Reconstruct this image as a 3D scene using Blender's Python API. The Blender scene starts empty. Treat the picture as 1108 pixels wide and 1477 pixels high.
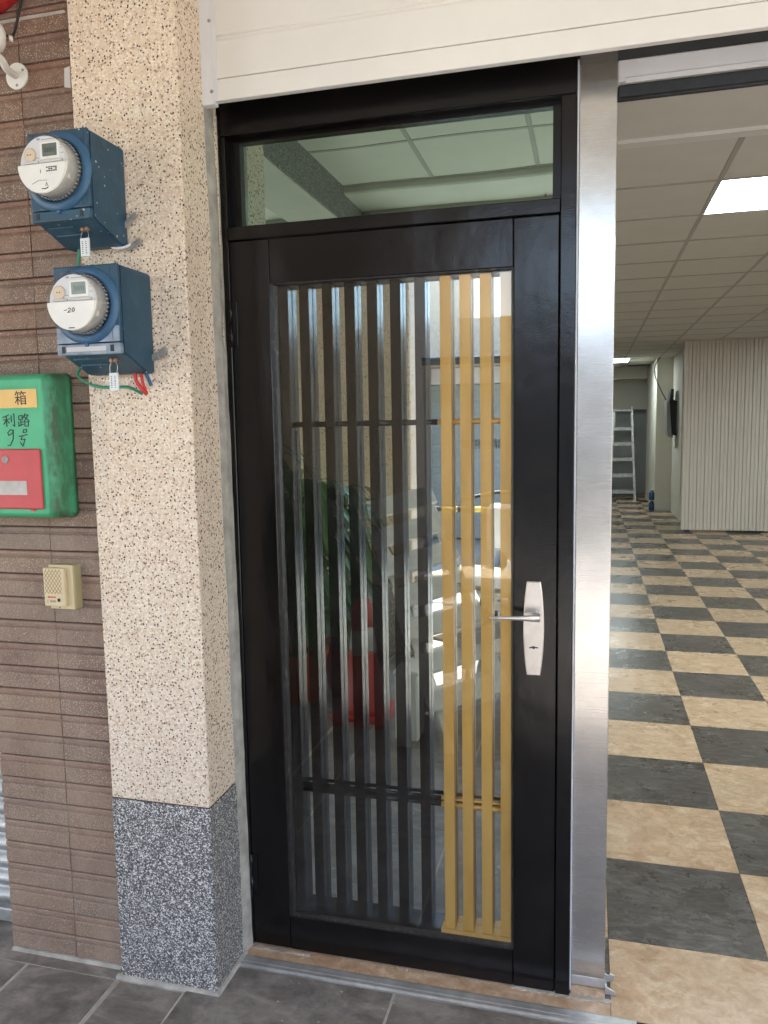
import bpy, bmesh, math, random
from mathutils import Vector, Matrix, Euler
random.seed(7)
S = bpy.context.scene
COL = S.collection
rad = math.radians

# ------------------------------------------------------------------ camera
cam = bpy.data.cameras.new('camera')
camo = bpy.data.objects.new('camera', cam); COL.objects.link(camo)
yaw, pit, rol = 0.259683973, -0.108419637, -0.0172343187
fwd = Vector((-math.sin(yaw)*math.cos(pit), math.cos(yaw)*math.cos(pit), math.sin(pit)))
r0 = Vector((math.cos(yaw), math.sin(yaw), 0)); u0 = r0.cross(fwd)
rr = math.cos(rol)*r0 + math.sin(rol)*u0; uu = -math.sin(rol)*r0 + math.cos(rol)*u0
camo.matrix_world = Matrix(((rr.x, uu.x, -fwd.x, 0), (rr.y, uu.y, -fwd.y, -2.063), (rr.z, uu.z, -fwd.z, 1.58), (0, 0, 0, 1)))
cam.sensor_fit = 'VERTICAL'; cam.sensor_height = 24; cam.lens = 24*1123.146/1477
cam.clip_start = 0.02; cam.clip_end = 300
S.camera = camo

# ------------------------------------------------------------------ world, sun, exposure
W = bpy.data.worlds.new('World'); S.world = W; W.use_nodes = True
SUN_EL, SUN_AZ = rad(62), rad(190)          # azimuth from +Y towards +X
wn = W.node_tree
sky = wn.nodes.new('ShaderNodeTexSky'); sky.sky_type = 'NISHITA'; sky.sun_disc = False
sky.sun_elevation = SUN_EL; sky.sun_rotation = SUN_AZ
bg = wn.nodes['Background']; bg.inputs['Strength'].default_value = 0.15
wn.links.new(sky.outputs['Color'], bg.inputs['Color'])
sl = bpy.data.lights.new('sun', 'SUN'); sl.energy = 4.2; sl.angle = rad(0.6); sl.color = (1, .97, .93)
so = bpy.data.objects.new('sun', sl); COL.objects.link(so)
sd = Vector((math.sin(SUN_AZ)*math.cos(SUN_EL), math.cos(SUN_AZ)*math.cos(SUN_EL), math.sin(SUN_EL)))
so.rotation_euler = (-sd).to_track_quat('-Z', 'Y').to_euler(); so.location = (0, 0, 30)
S.view_settings.view_transform = 'Standard'; S.view_settings.look = 'None'
S.view_settings.gamma = 1; S.view_settings.use_curve_mapping = False
S.view_settings.exposure = 2.76
cy = S.cycles
cy.max_bounces = 14; cy.diffuse_bounces = 7; cy.glossy_bounces = 7; cy.transparent_max_bounces = 16; cy.transmission_bounces = 8
cy.use_denoising = True; cy.sample_clamp_indirect = 8; cy.blur_glossy = 0.3
cy.caustics_reflective = True

# ------------------------------------------------------------------ material helpers
def new(name):
    m = bpy.data.materials.new(name); m.use_nodes = True
    return m, m.node_tree, m.node_tree.nodes['Principled BSDF']
def nd(nt, t, ins=None, **props):
    n = nt.nodes.new('ShaderNode' + t)
    for k, v in props.items(): setattr(n, k, v)
    for k, v in (ins or {}).items():
        s = n.inputs[k]
        if isinstance(v, bpy.types.NodeSocket): nt.links.new(v, s)
        else:
            if isinstance(v, tuple) and len(v) == 3 and s.type == 'RGBA': v = v + (1,)
            s.default_value = v
    return n
def pos(nt, scale=(1, 1, 1), rnd=False):
    g = nd(nt, 'NewGeometry').outputs['Position']
    if rnd:
        oi = nd(nt, 'ObjectInfo').outputs['Random']
        sc = nd(nt, 'VectorMath', {0: (17.3, 31.7, 11.9), 'Scale': oi}, operation='SCALE').outputs[0]
        g = nd(nt, 'VectorMath', {0: g, 1: sc}, operation='ADD').outputs[0]
    return nd(nt, 'Mapping', {'Vector': g, 'Scale': scale}).outputs[0]
def noise(nt, vec, scale, detail=4, rough=.55, dist=0):
    return nd(nt, 'TexNoise', {'Vector': vec, 'Scale': scale, 'Detail': detail, 'Roughness': rough, 'Distortion': dist}).outputs['Fac']
def ramp(nt, fac, stops, interp='LINEAR'):
    n = nd(nt, 'ValToRGB', {'Fac': fac}); cr = n.color_ramp; cr.interpolation = interp
    while len(cr.elements) < len(stops): cr.elements.new(.5)
    for e, (p, c) in zip(cr.elements, stops):
        e.position = p; e.color = (c, c, c, 1) if not isinstance(c, tuple) else c + (1,)
    return n.outputs['Color']
def mixc(nt, fac, a, b, mode='MIX'):
    n = nt.nodes.new('ShaderNodeMix'); n.data_type = 'RGBA'; n.blend_type = mode
    for s, v in ((n.inputs['Factor'], fac), (n.inputs[6], a), (n.inputs[7], b)):
        if isinstance(v, bpy.types.NodeSocket): nt.links.new(v, s)
        else: s.default_value = v + (1,) if isinstance(v, tuple) else v
    return n.outputs[2]
def math_(nt, op, a, b=0.0, clamp=False):
    n = nd(nt, 'Math', {0: a, 1: b}, operation=op); n.use_clamp = clamp
    return n.outputs[0]
def setin(nt, b, **kw):
    for k, v in kw.items():
        s = b.inputs[{'col': 'Base Color', 'rough': 'Roughness', 'metal': 'Metallic', 'spec': 'Specular IOR Level',
                      'coat': 'Coat Weight', 'coatr': 'Coat Roughness', 'trans': 'Transmission Weight', 'nrm': 'Normal',
                      'aniso': 'Anisotropic', 'alpha': 'Alpha'}[k]]
        if isinstance(v, bpy.types.NodeSocket): nt.links.new(v, s)
        else: s.default_value = v + (1,) if isinstance(v, tuple) else v
def bump(nt, h, strength=.3, dist=.002, nrm=None):
    ins = {'Height': h, 'Strength': strength, 'Distance': dist}
    if nrm is not None: ins['Normal'] = nrm
    return nd(nt, 'Bump', ins).outputs[0]
def plain(name, col, rough=.5, metal=0., var=.12, vs=6., bstr=.15, bs=220., spec=.5, rnd=False, rv=.08, coat=0.):
    m, nt, b = new(name)
    p = pos(nt, rnd=rnd)
    f = noise(nt, p, vs, 6, .6)
    lo = tuple(c*(1-var) for c in col); hi = tuple(min(1, c*(1+var)) for c in col)
    c = ramp(nt, f, [(.3, lo), (.7, hi)])
    if rnd:
        hv = nd(nt, 'HueSaturation', {'Color': c, 'Value': math_(nt, 'ADD', math_(nt, 'MULTIPLY', nd(nt, 'ObjectInfo').outputs['Random'], .26), .87)}).outputs[0]
        c = hv
    r = math_(nt, 'ADD', math_(nt, 'MULTIPLY', noise(nt, p, vs*2.7, 5, .65), 2*rv), rough-rv, True)
    setin(nt, b, col=c, rough=r, metal=metal, spec=spec, coat=coat)
    if bstr: setin(nt, b, nrm=bump(nt, noise(nt, p, bs, 3), bstr, .001))
    return m

def pebble_wash():
    m, nt, b = new('pebble_wash'); p = pos(nt)
    pn = nd(nt, 'VectorMath', {0: p, 1: nd(nt, 'VectorMath', {0: nd(nt, 'TexNoise', {'Vector': p, 'Scale': 160., 'Detail': 1.}).outputs['Color'], 'Scale': .0035}, operation='SCALE').outputs[0]}, operation='ADD').outputs[0]
    va = nd(nt, 'TexVoronoi', {'Vector': pn, 'Scale': 185.})
    base = ramp(nt, nd(nt, 'SeparateColor', {'Color': va.outputs['Color']}).outputs[0],
                [(0, (.80, .65, .495)), (.30, (.87, .755, .605)), (.55, (.74, .575, .42)), (.68, (.92, .83, .675)), (.86, (.64, .47, .345)), (.95, (.40, .26, .19))], 'CONSTANT')
    edge = nd(nt, 'TexVoronoi', {'Vector': pn, 'Scale': 185.}, feature='DISTANCE_TO_EDGE').outputs['Distance']
    base = mixc(nt, ramp(nt, edge, [(0, 1.), (.16, 0.)]), base, (.70, .565, .43))
    vb = nd(nt, 'TexVoronoi', {'Vector': pn, 'Scale': 108.})
    sep = nd(nt, 'SeparateColor', {'Color': vb.outputs['Color']})
    dens = math_(nt, 'ADD', math_(nt, 'MULTIPLY', noise(nt, p, 9., 2), .6), .44)
    has = math_(nt, 'LESS_THAN', sep.outputs[0], dens)
    rad_ = math_(nt, 'ADD', math_(nt, 'MULTIPLY', sep.outputs[1], .22), .17)
    msk = math_(nt, 'MULTIPLY', has, math_(nt, 'LESS_THAN', vb.outputs['Distance'], rad_))
    dark = ramp(nt, sep.outputs[2], [(0, (.035, .028, .026)), (.22, (.12, .068, .048)), (.45, (.06, .052, .05)), (.60, (.24, .10, .07)), (.74, (.22, .155, .115)), (.9, (.30, .21, .15))], 'CONSTANT')
    c = mixc(nt, msk, base, dark)
    # broad tone drift and a few grey damp stains
    big = noise(nt, pos(nt, (1, 1, .35)), 2.2, 5, .6)
    c = mixc(nt, ramp(nt, big, [(.35, 0.), (.8, .28)]), c, (.40, .30, .22), 'MULTIPLY')
    st = ramp(nt, math_(nt, 'MAXIMUM', noise(nt, pos(nt, (1.4, 1.4, .5)), 3.4, 6, .7), math_(nt, 'MULTIPLY', noise(nt, pos(nt, (16, 16, .7)), 1., 5, .7), .97)), [(.58, 0.), (.74, .40)])
    c = mixc(nt, st, c, (.33, .31, .28))
    setin(nt, b, col=c, rough=.55, spec=.35)
    h = mixc(nt, msk, ramp(nt, edge, [(0, 0.), (.3, .8)]), (1., 1., 1.))
    setin(nt, b, nrm=bump(nt, h, .42, .002))
    return m
def granite_wash(name='granite_wash', k=1.):
    m, nt, b = new(name); p = pos(nt)
    pn = p
    va = nd(nt, 'TexVoronoi', {'Vector': pn, 'Scale': 320.})
    s = nd(nt, 'SeparateColor', {'Color': va.outputs['Color']})
    c = ramp(nt, s.outputs[0], [(0, (.04*k, .037*k, .036*k)), (.24, (.13*k, .122*k, .117*k)), (.46, (.05*k, .047*k, .045*k)), (.54, (.26*k, .245*k, .232*k)), (.72, (.42*k, .40*k, .375*k)), (.80, (.76*k, .73*k, .685*k))], 'CONSTANT')
    fine = noise(nt, p, 420., 2)
    c = mixc(nt, ramp(nt, fine, [(.45, 0.), (.75, .35)]), c, (.30, .29, .30))
    edge = nd(nt, 'TexVoronoi', {'Vector': pn, 'Scale': 320.}, feature='DISTANCE_TO_EDGE').outputs['Distance']
    setin(nt, b, col=c, rough=.5, nrm=bump(nt, ramp(nt, edge, [(0, 0.), (.3, 1.)]), .35, .002))
    return m
def brick_glaze(name, lo, hi, speck, amt):
    m, nt, b = new(name); p = pos(nt, rnd=True)
    c = ramp(nt, noise(nt, p, 26., 6, .7), [(.3, lo), (.72, hi)])
    rv = nd(nt, 'ObjectInfo').outputs['Random']
    c = nd(nt, 'HueSaturation', {'Color': c, 'Value': math_(nt, 'ADD', math_(nt, 'MULTIPLY', rv, .16), .93), 'Saturation': math_(nt, 'ADD', math_(nt, 'MULTIPLY', rv, .2), .88)}).outputs[0]
    v = nd(nt, 'TexVoronoi', {'Vector': p, 'Scale': 330.})
    sp = nd(nt, 'SeparateColor', {'Color': v.outputs['Color']})
    k = math_(nt, 'MULTIPLY', math_(nt, 'LESS_THAN', sp.outputs[0], amt), math_(nt, 'LESS_THAN', v.outputs['Distance'], math_(nt, 'ADD', math_(nt, 'MULTIPLY', sp.outputs[1], .35), .12)))
    c = mixc(nt, k, c, speck)
    v2 = nd(nt, 'TexVoronoi', {'Vector': p, 'Scale': 90.})
    s2 = nd(nt, 'SeparateColor', {'Color': v2.outputs['Color']})
    k2 = math_(nt, 'MULTIPLY', math_(nt, 'LESS_THAN', s2.outputs[0], .07), math_(nt, 'LESS_THAN', v2.outputs['Distance'], .14))
    c = mixc(nt, k2, c, (.55, .48, .42))
    pw = pos(nt)
    # patchy dust plus light bounced up from the pavement, painted into the lower courses
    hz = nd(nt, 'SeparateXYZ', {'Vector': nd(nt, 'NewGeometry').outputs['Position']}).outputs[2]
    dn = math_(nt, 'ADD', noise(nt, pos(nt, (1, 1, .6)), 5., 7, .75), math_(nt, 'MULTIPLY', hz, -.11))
    dust_and_bounce = ramp(nt, dn, [(.24, 0.), (.62, .62)])
    c = mixc(nt, dust_and_bounce, c, (.385, .285, .205))
    setin(nt, b, col=c, rough=.55, spec=.35, nrm=bump(nt, noise(nt, p, 260., 3, .7), .35, .0015))
    return m
def black_paint():
    m, nt, b = new('black_gloss_paint'); p = pos(nt)
    c = ramp(nt, noise(nt, p, 7., 6, .65), [(.35, (.0035, .0028, .0028)), (.8, (.009, .0072, .0068))])
    d = ramp(nt, noise(nt, p, 3.1, 7, .7), [(.30, .14), (.75, .26)])
    h = noise(nt, p, 240., 2, .5)
    h2 = noise(nt, pos(nt, (1, 1, .6)), 8., 3, .5)
    n1 = bump(nt, h, .20, .001)
    setin(nt, b, col=c, rough=d, spec=.34, nrm=bump(nt, h2, .55, .006, n1))
    return m
def gold_paint():
    m, nt, b = new('gold_paint'); p = pos(nt)
    c = ramp(nt, noise(nt, pos(nt, (1, 1, .2)), 20., 5), [(.3, (.47, .255, .05)), (.7, (.56, .325, .085))])
    setin(nt, b, col=c, rough=.42, metal=.35, nrm=bump(nt, noise(nt, p, 500., 2), .12, .001))
    return m
def stainless():
    m, nt, b = new('brushed_stainless')
    br = noise(nt, pos(nt, (6, 6, 900)), 1.0, 5, .7)
    sm = noise(nt, pos(nt, (1, 1, 1.)), 7., 6, .65)
    c = ramp(nt, sm, [(.3, (.49, .465, .435)), (.7, (.64, .61, .575))])
    r = math_(nt, 'ADD', math_(nt, 'MULTIPLY', br, .12), .20)
    setin(nt, b, col=c, metal=.92, rough=r, aniso=.5, nrm=bump(nt, br, .018, .0004))
    return m
def vinyl(name, a, bcol, c3, streak, vc):
    m, nt, b = new(name); p = pos(nt, (1, 1, 1), rnd=True)
    q = pos(nt, streak, rnd=True)
    f = noise(nt, q, 15., 9, .72, .7)
    c = ramp(nt, f, [(.36, a), (.5, bcol), (.63, c3)])
    g = noise(nt, q, 85., 5, .75)
    c = mixc(nt, ramp(nt, g, [(.40, 0.), (.70, .65)]), c, a)
    wv = nd(nt, 'TexNoise', {'Vector': q, 'Scale': 4.2, 'Detail': 3., 'Roughness': .5, 'Distortion': 1.2}).outputs['Fac']
    vein = ramp(nt, math_(nt, 'ABSOLUTE', math_(nt, 'SUBTRACT', wv, .5)), [(0., .32), (.03, 0.)])
    c = mixc(nt, vein, c, vc)
    sc = nd(nt, 'TexNoise', {'Vector': pos(nt, (1, 1, 1)), 'Scale': 2.2, 'Detail': 4., 'Roughness': .6}).outputs['Fac']
    c = mixc(nt, ramp(nt, sc, [(.50, 0.), (.78, .16)]), c, (.36, .31, .25))
    rv = nd(nt, 'ObjectInfo').outputs['Random']
    c = nd(nt, 'HueSaturation', {'Color': c, 'Value': math_(nt, 'ADD', math_(nt, 'MULTIPLY', rv, .16), .92)}).outputs[0]
    r = math_(nt, 'ADD', math_(nt, 'MULTIPLY', noise(nt, pos(nt), 3., 6, .7), .34), .12)
    setin(nt, b, col=c, rough=r, nrm=bump(nt, mixc(nt, .5, f, g), .25, .0015))
    return m
def slate():
    m, nt, b = new('slate_paving'); p = pos(nt, rnd=True); w = pos(nt)
    f = noise(nt, pos(nt, (1, 2.2, 1), True), 6., 9, .7, .8)
    c = ramp(nt, f, [(.34, (.095, .083, .072)), (.52, (.172, .152, .133)), (.68, (.29, .258, .226))])
    d = ramp(nt, noise(nt, w, 5., 8, .75), [(.47, 0.), (.68, .55)])
    c = mixc(nt, d, c, (.40, .36, .315))
    v = nd(nt, 'TexVoronoi', {'Vector': w, 'Scale': 26.})
    s = nd(nt, 'SeparateColor', {'Color': v.outputs['Color']})
    k = math_(nt, 'MULTIPLY', math_(nt, 'LESS_THAN', s.outputs[0], .16), math_(nt, 'LESS_THAN', v.outputs['Distance'], math_(nt, 'MULTIPLY', s.outputs[1], .2)))
    c = mixc(nt, k, c, (.42, .39, .35))
    setin(nt, b, col=c, rough=math_(nt, 'ADD', math_(nt, 'MULTIPLY', f, .3), .38), nrm=bump(nt, mixc(nt, .4, f, noise(nt, p, 90., 5, .7)), .4, .003))
    return m
def mirror_glass(name, tint, refl, dark, trans=0., wav=0.):
    m, nt, b = new(name); nt.nodes.remove(b); out = nt.nodes['Material Output']
    ins = {'Color': tint, 'Roughness': .0}
    if wav: ins['Normal'] = bump(nt, noise(nt, pos(nt), 3., 1), wav, .004)
    gl = nd(nt, 'BsdfGlossy', ins)
    df = nd(nt, 'BsdfDiffuse', {'Color': dark})
    tr = nd(nt, 'BsdfTransparent', {'Color': tint})
    back = nd(nt, 'MixShader', {0: trans, 1: df.outputs[0], 2: tr.outputs[0]})
    mx = nd(nt, 'MixShader', {0: refl, 1: back.outputs[0], 2: gl.outputs[0]})
    nt.links.new(mx.outputs[0], out.inputs['Surface'])
    return m
def clear_glass(name, tint=(1, 1, 1), dirt=0., boost=1.):
    m, nt, b = new(name); nt.nodes.remove(b); out = nt.nodes['Material Output']
    bf = nd(nt, 'NewGeometry').outputs['Backfacing']
    ior = math_(nt, 'SUBTRACT', 1.5, math_(nt, 'MULTIPLY', bf, 1.5-1/1.5))
    fr = nd(nt, 'Fresnel', {'IOR': ior}).outputs[0]
    if boost != 1.: fr = math_(nt, 'MULTIPLY', fr, boost, True)
    gl = nd(nt, 'BsdfGlossy', {'Color': (1, 1, 1), 'Roughness': 0.})
    tr = nd(nt, 'BsdfTransparent', {'Color': tint})
    mx = nd(nt, 'MixShader', {0: fr, 1: tr.outputs[0], 2: gl.outputs[0]}).outputs[0]
    if dirt:
        dm = ramp(nt, noise(nt, pos(nt), 9., 8, .75), [(.45, 0.), (.8, dirt)])
        mx = nd(nt, 'MixShader', {0: dm, 1: mx, 2: nd(nt, 'BsdfDiffuse', {'Color': (.6, .58, .54)}).outputs[0]}).outputs[0]
    nt.links.new(mx, out.inputs['Surface'])
    return m
def emit(name, col, strength):
    m, nt, b = new(name)
    setin(nt, b, col=(.8, .8, .8))
    b.inputs['Emission Color'].default_value = col + (1,); b.inputs['Emission Strength'].default_value = strength
    return m
def leafmat(name, a, bcol):
    m, nt, b = new(name); p = pos(nt, rnd=True)
    setin(nt, b, col=ramp(nt, noise(nt, p, 12., 4), [(.3, a), (.7, bcol)]), rough=.4)
    return m

M = {}
M['pebble'] = pebble_wash(); M['granite'] = granite_wash(); M['darkpebble'] = granite_wash('dark_pebble_wash', .6)
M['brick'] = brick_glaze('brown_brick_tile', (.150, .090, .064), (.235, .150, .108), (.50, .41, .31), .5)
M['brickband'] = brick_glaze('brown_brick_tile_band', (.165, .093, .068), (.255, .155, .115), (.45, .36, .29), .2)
M['mortar'] = plain('grey_mortar', (.36, .335, .29), .85, var=.3, vs=18, bstr=.6, bs=120)
M['darkmortar'] = plain('brown_joint', (.085, .062, .05), .9, var=.3, vs=30, bstr=.4)
M['black'] = black_paint(); M['gold'] = gold_paint(); M['steel'] = stainless()
def wornbead():
    m, nt, b = new('worn_black_bead')
    c = ramp(nt, noise(nt, pos(nt, (1, 1, .35)), 95., 6, .75), [(.48, (.009, .008, .008)), (.60, (.03, .027, .025)), (.72, (.15, .14, .133))])
    setin(nt, b, col=c, rough=.38, nrm=bump(nt, noise(nt, pos(nt), 120., 3), .4, .001)); return m
M['worn'] = wornbead()
M['cream'] = plain('cream_panel', (.74, .71, .665), .42, var=.045, vs=3, bstr=.05)
M['creamtrim'] = plain('pale_trim', (.68, .68, .70), .4, var=.05, vs=9, bstr=.06)
M['alum'] = plain('aluminium', (.60, .60, .60), .36, .9, var=.1, vs=14, bstr=.12)
M['alumdull'] = plain('dull_aluminium', (.46, .455, .44), .45, .55, var=.25, vs=16, bstr=.25, bs=120)
M['whitebar'] = plain('pale_grey_enamel', (.66, .65, .66), .4, var=.04, vs=5)
M['rubber'] = plain('black_rubber', (.022, .023, .026), .5, var=.3, vs=40)
M['darkmetal'] = plain('dark_steel', (.03, .03, .031), .5, var=.2)
M['beige_tile'] = vinyl('beige_vinyl', (.37, .23, .132), (.53, .362, .228), (.68, .515, .36), (1, 1.3, 1), (.46, .28, .16))
M['dark_tile'] = vinyl('charcoal_vinyl', (.048, .039, .032), (.088, .074, .062), (.170, .146, .125), (1, 2.8, 1), (.26, .24, .22))
M['slate'] = slate()
M['grout'] = plain('pale_grout', (.40, .37, .32), .9, var=.35, vs=14, bstr=.5, bs=100)
M['mirror'] = mirror_glass('dark_mirror_glass', (.84, .89, .88), .72, (.006, .008, .008), 0.)
M['transom'] = mirror_glass('green_tint_glass', (.42, .56, .49), .74, (.012, .02, .016), .30, .12)
M['glass'] = clear_glass('clear_glass', (.97, .985, .98), .008, .82)
M['dome'] = clear_glass('meter_glass', (.92, .91, .89), .22)
def flecked():
    m, nt, b = new('navy_meter_enamel'); p = pos(nt)
    c = ramp(nt, noise(nt, p, 16., 6, .65), [(.3, (.013, .050, .088)), (.7, (.024, .082, .135))])
    v = nd(nt, 'TexVoronoi', {'Vector': p, 'Scale': 55.}); q = nd(nt, 'SeparateColor', {'Color': v.outputs['Color']})
    k = math_(nt, 'MULTIPLY', math_(nt, 'LESS_THAN', q.outputs[0], .38), math_(nt, 'LESS_THAN', v.outputs['Distance'], math_(nt, 'ADD', math_(nt, 'MULTIPLY', q.outputs[1], .13), .04)))
    c = mixc(nt, k, c, (.50, .52, .52))
    fd_ = ramp(nt, noise(nt, pos(nt, (1, 1, .5)), 30., 8, .8), [(.56, 0.), (.75, .40)])
    c = mixc(nt, fd_, c, (.16, .22, .27))
    setin(nt, b, col=c, rough=.45, nrm=bump(nt, noise(nt, p, 120., 4), .25, .001)); return m
M['blue'] = flecked()
M['bluering'] = plain('blue_meter_ring', (.032, .098, .185), .38, var=.15, vs=10)
M['metergrey'] = plain('meter_grey', (.55, .53, .51), .5, var=.1)
M['meterwhite'] = plain('meter_white', (.74, .72, .67), .45, var=.05, vs=20)
M['meterdial'] = plain('meter_dial', (.60, .60, .61), .45, var=.03)
M['lcd'] = plain('lcd_glass', (.11, .13, .115), .2, var=.1)
M['button'] = plain('beige_button', (.62, .50, .36), .5, var=.05)
M['ink'] = plain('black_ink', (.02, .02, .022), .6, var=.1, bstr=0)
M['tag'] = plain('pale_tag', (.66, .68, .68), .45, var=.06, vs=30)
M['wire_steel'] = plain('steel_wire', (.5, .5, .48), .35, .8)
M['rust'] = plain('rusty_brass', (.30, .17, .10), .55, .4, var=.4, vs=80)
M['wgreen'] = plain('green_wire', (.02, .24, .13), .4, var=.1)
M['wred'] = plain('red_wire', (.55, .025, .03), .4, var=.1)
M['wblue'] = plain('blue_wire', (.03, .12, .26), .4, var=.1)
M['wblack'] = plain('black_wire', (.02, .018, .016), .5, var=.2)
M['greywire'] = plain('grey_clamp', (.30, .285, .27), .45, .3, var=.2)
M['whitewire'] = plain('white_wire', (.7, .7, .68), .4)
M['mailred'] = plain('red_flap', (.50, .058, .062), .45, var=.10, vs=9, bstr=.1)
M['label'] = plain('yellow_label', (.72, .45, .14), .5, var=.06, vs=20)
M['paper'] = plain('grey_film', (.46, .43, .40), .25, var=.25, vs=14)
M['beige_box'] = plain('beige_plastic', (.62, .50, .30), .45, var=.05, vs=10)
M['beige_edge'] = plain('olive_plastic', (.42, .355, .19), .5, var=.05, vs=10)
M['orange'] = plain('orange_mark', (.60, .13, .05), .5, bstr=0)
M['white'] = plain('white_plastic', (.72, .70, .65), .45, var=.06, vs=12)
M['led'] = emit('led_panel', (.84, .98, 1.0), 5.8)
M['ceil'] = plain('ceiling_tile', (.66, .63, .57), .85, var=.03, vs=6, bstr=.25, bs=90, rnd=False)
M['tbar'] = plain('ceiling_grid', (.42, .40, .36), .6, var=.05)
M['wall'] = plain('cream_wall', (.60, .57, .48), .8, var=.05, vs=2, bstr=.1)
M['greywall'] = plain('grey_door_leaf', (.36, .37, .36), .7, var=.06, vs=3)
M['partition'] = plain('cream_board', (.66, .58, .49), .45, var=.03, vs=3)
M['asphalt'] = plain('asphalt', (.31, .30, .28), .9, var=.25, vs=8, bstr=.6, bs=80)
M['opp'] = M['pebble']
M['oppshutter'] = plain('pale_blue_shutter', (.30, .34, .35), .5, var=.06, vs=3)
M['timber'] = plain('weathered_white_timber', (.80, .78, .75), .7, var=.15, vs=18, bstr=.4, bs=70)
M['wood'] = plain('pale_plywood', (.58, .47, .33), .5, var=.1, vs=9)
M['conered'] = plain('cone_red', (.46, .042, .025), .5, var=.15, vs=9)
M['conewhite'] = plain('cone_reflective', (.48, .465, .435), .5, var=.15)
M['terracotta'] = plain('orange_pot', (.52, .12, .05), .6, var=.15)
M['redpot'] = plain('red_pot', (.33, .03, .03), .5, var=.15)
M['soil'] = plain('soil', (.05, .038, .028), .95, var=.3)
M['leaf'] = leafmat('leaf_green', (.035, .10, .02), (.11, .20, .05))
M['stem'] = plain('stem_green', (.09, .12, .04), .6)
M['helmet'] = plain('black_vinyl_seat', (.012, .012, .013), .35)
M['taillight'] = plain('red_lens', (.55, .02, .03), .2)
M['plate'] = plain('white_plate', (.7, .7, .7), .4)
M['yellow'] = plain('yellow_stripe', (.62, .45, .10), .5)
M['screen'] = plain('tv_grey', (.26, .26, .25), .4)
M['bottle'] = plain('blue_plastic', (.014, .08, .17), .4)
M['roofc'] = plain('painted_concrete', (.55, .52, .47), .8, var=.08, vs=2)
def mailgreen():
    m, nt, b = new('green_mailbox_plastic'); p = pos(nt)
    c = ramp(nt, noise(nt, p, 8., 4), [(.3, (.05, .36, .17)), (.7, (.075, .43, .215))])
    # grime smeared on the worn shoulder, a stain with its own ragged shape
    sx = nd(nt, 'SeparateXYZ', {'Vector': nd(nt, 'NewGeometry').outputs['Position']})
    band = math_(nt, 'SUBTRACT', 1.0, math_(nt, 'ABSOLUTE', math_(nt, 'DIVIDE', math_(nt, 'ADD', sx.outputs[0], 1.3895), .0215)), True)
    g = ramp(nt, noise(nt, pos(nt, (1, 1, .4)), 22., 8, .75), [(.34, 0.), (.58, 1.)])
    k = math_(nt, 'MULTIPLY', math_(nt, 'POWER', band, .55), g)
    c = mixc(nt, math_(nt, 'MULTIPLY', k, .9), c, (.045, .06, .03))
    spk = ramp(nt, noise(nt, p, 160., 3, .7), [(.66, 0.), (.74, .5)])
    c = mixc(nt, spk, c, (.10, .17, .10))
    setin(nt, b, col=c, rough=.48, nrm=bump(nt, noise(nt, p, 300., 2), .08, .001))
    return m
M['mailgreen'] = mailgreen()

# ------------------------------------------------------------------ mesh helpers
def bx(bm, x0, x1, y0, y1, z0, z1, bev=0., seg=1, mi=0):
    t = bmesh.new()
    vs = [t.verts.new((x, y, z)) for x in (x0, x1) for y in (y0, y1) for z in (z0, z1)]
    for f in ((0, 1, 3, 2), (4, 6, 7, 5), (0, 4, 5, 1), (2, 3, 7, 6), (0, 2, 6, 4), (1, 5, 7, 3)):
        t.faces.new([vs[i] for i in f])
    if bev: bmesh.ops.bevel(t, geom=t.edges[:], offset=bev, segments=seg, affect='EDGES', profile=.5)
    add(bm, t, mi)
def add(bm, t, mi=0, mat=None, smooth=False):
    bmesh.ops.recalc_face_normals(t, faces=t.faces[:])
    mp = {v: bm.verts.new(mat @ v.co if mat else v.co) for v in t.verts}
    for f in t.faces:
        try:
            n = bm.faces.new([mp[v] for v in f.verts]); n.material_index = mi; n.smooth = smooth or f.smooth
        except ValueError: pass
    t.free()
def cyl(bm, p0, p1, r0, r1=None, n=16, mi=0, smooth=True, caps=True):
    p0, p1 = Vector(p0), Vector(p1); r1 = r0 if r1 is None else r1
    q = (p1-p0).to_track_quat('Z', 'Y'); t = bmesh.new(); rings = []
    for p, r in ((p0, r0), (p1, r1)):
        rings.append([t.verts.new(p + q @ Vector((r*math.cos(2*math.pi*i/n), r*math.sin(2*math.pi*i/n), 0))) for i in range(n)])
    for i in range(n):
        f = t.faces.new((rings[0][i], rings[0][(i+1) % n], rings[1][(i+1) % n], rings[1][i])); f.smooth = smooth
    if caps:
        t.faces.new(rings[0][::-1]); t.faces.new(rings[1])
    add(bm, t, mi)
def lathe(bm, o, ax, prof, n=28, mi=0, caps=True):
    o, ax = Vector(o), Vector(ax).normalized(); q = ax.to_track_quat('Z', 'Y'); t = bmesh.new(); rings = []
    for r, h in prof:
        rings.append([t.verts.new(o + ax*h + q @ Vector((r*math.cos(2*math.pi*i/n), r*math.sin(2*math.pi*i/n), 0))) for i in range(n)])
    for a, b in zip(rings, rings[1:]):
        for i in range(n):
            f = t.faces.new((a[i], a[(i+1) % n], b[(i+1) % n], b[i])); f.smooth = True
    if caps:
        t.faces.new(rings[0][::-1]); t.faces.new(rings[-1])
    add(bm, t, mi)
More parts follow.
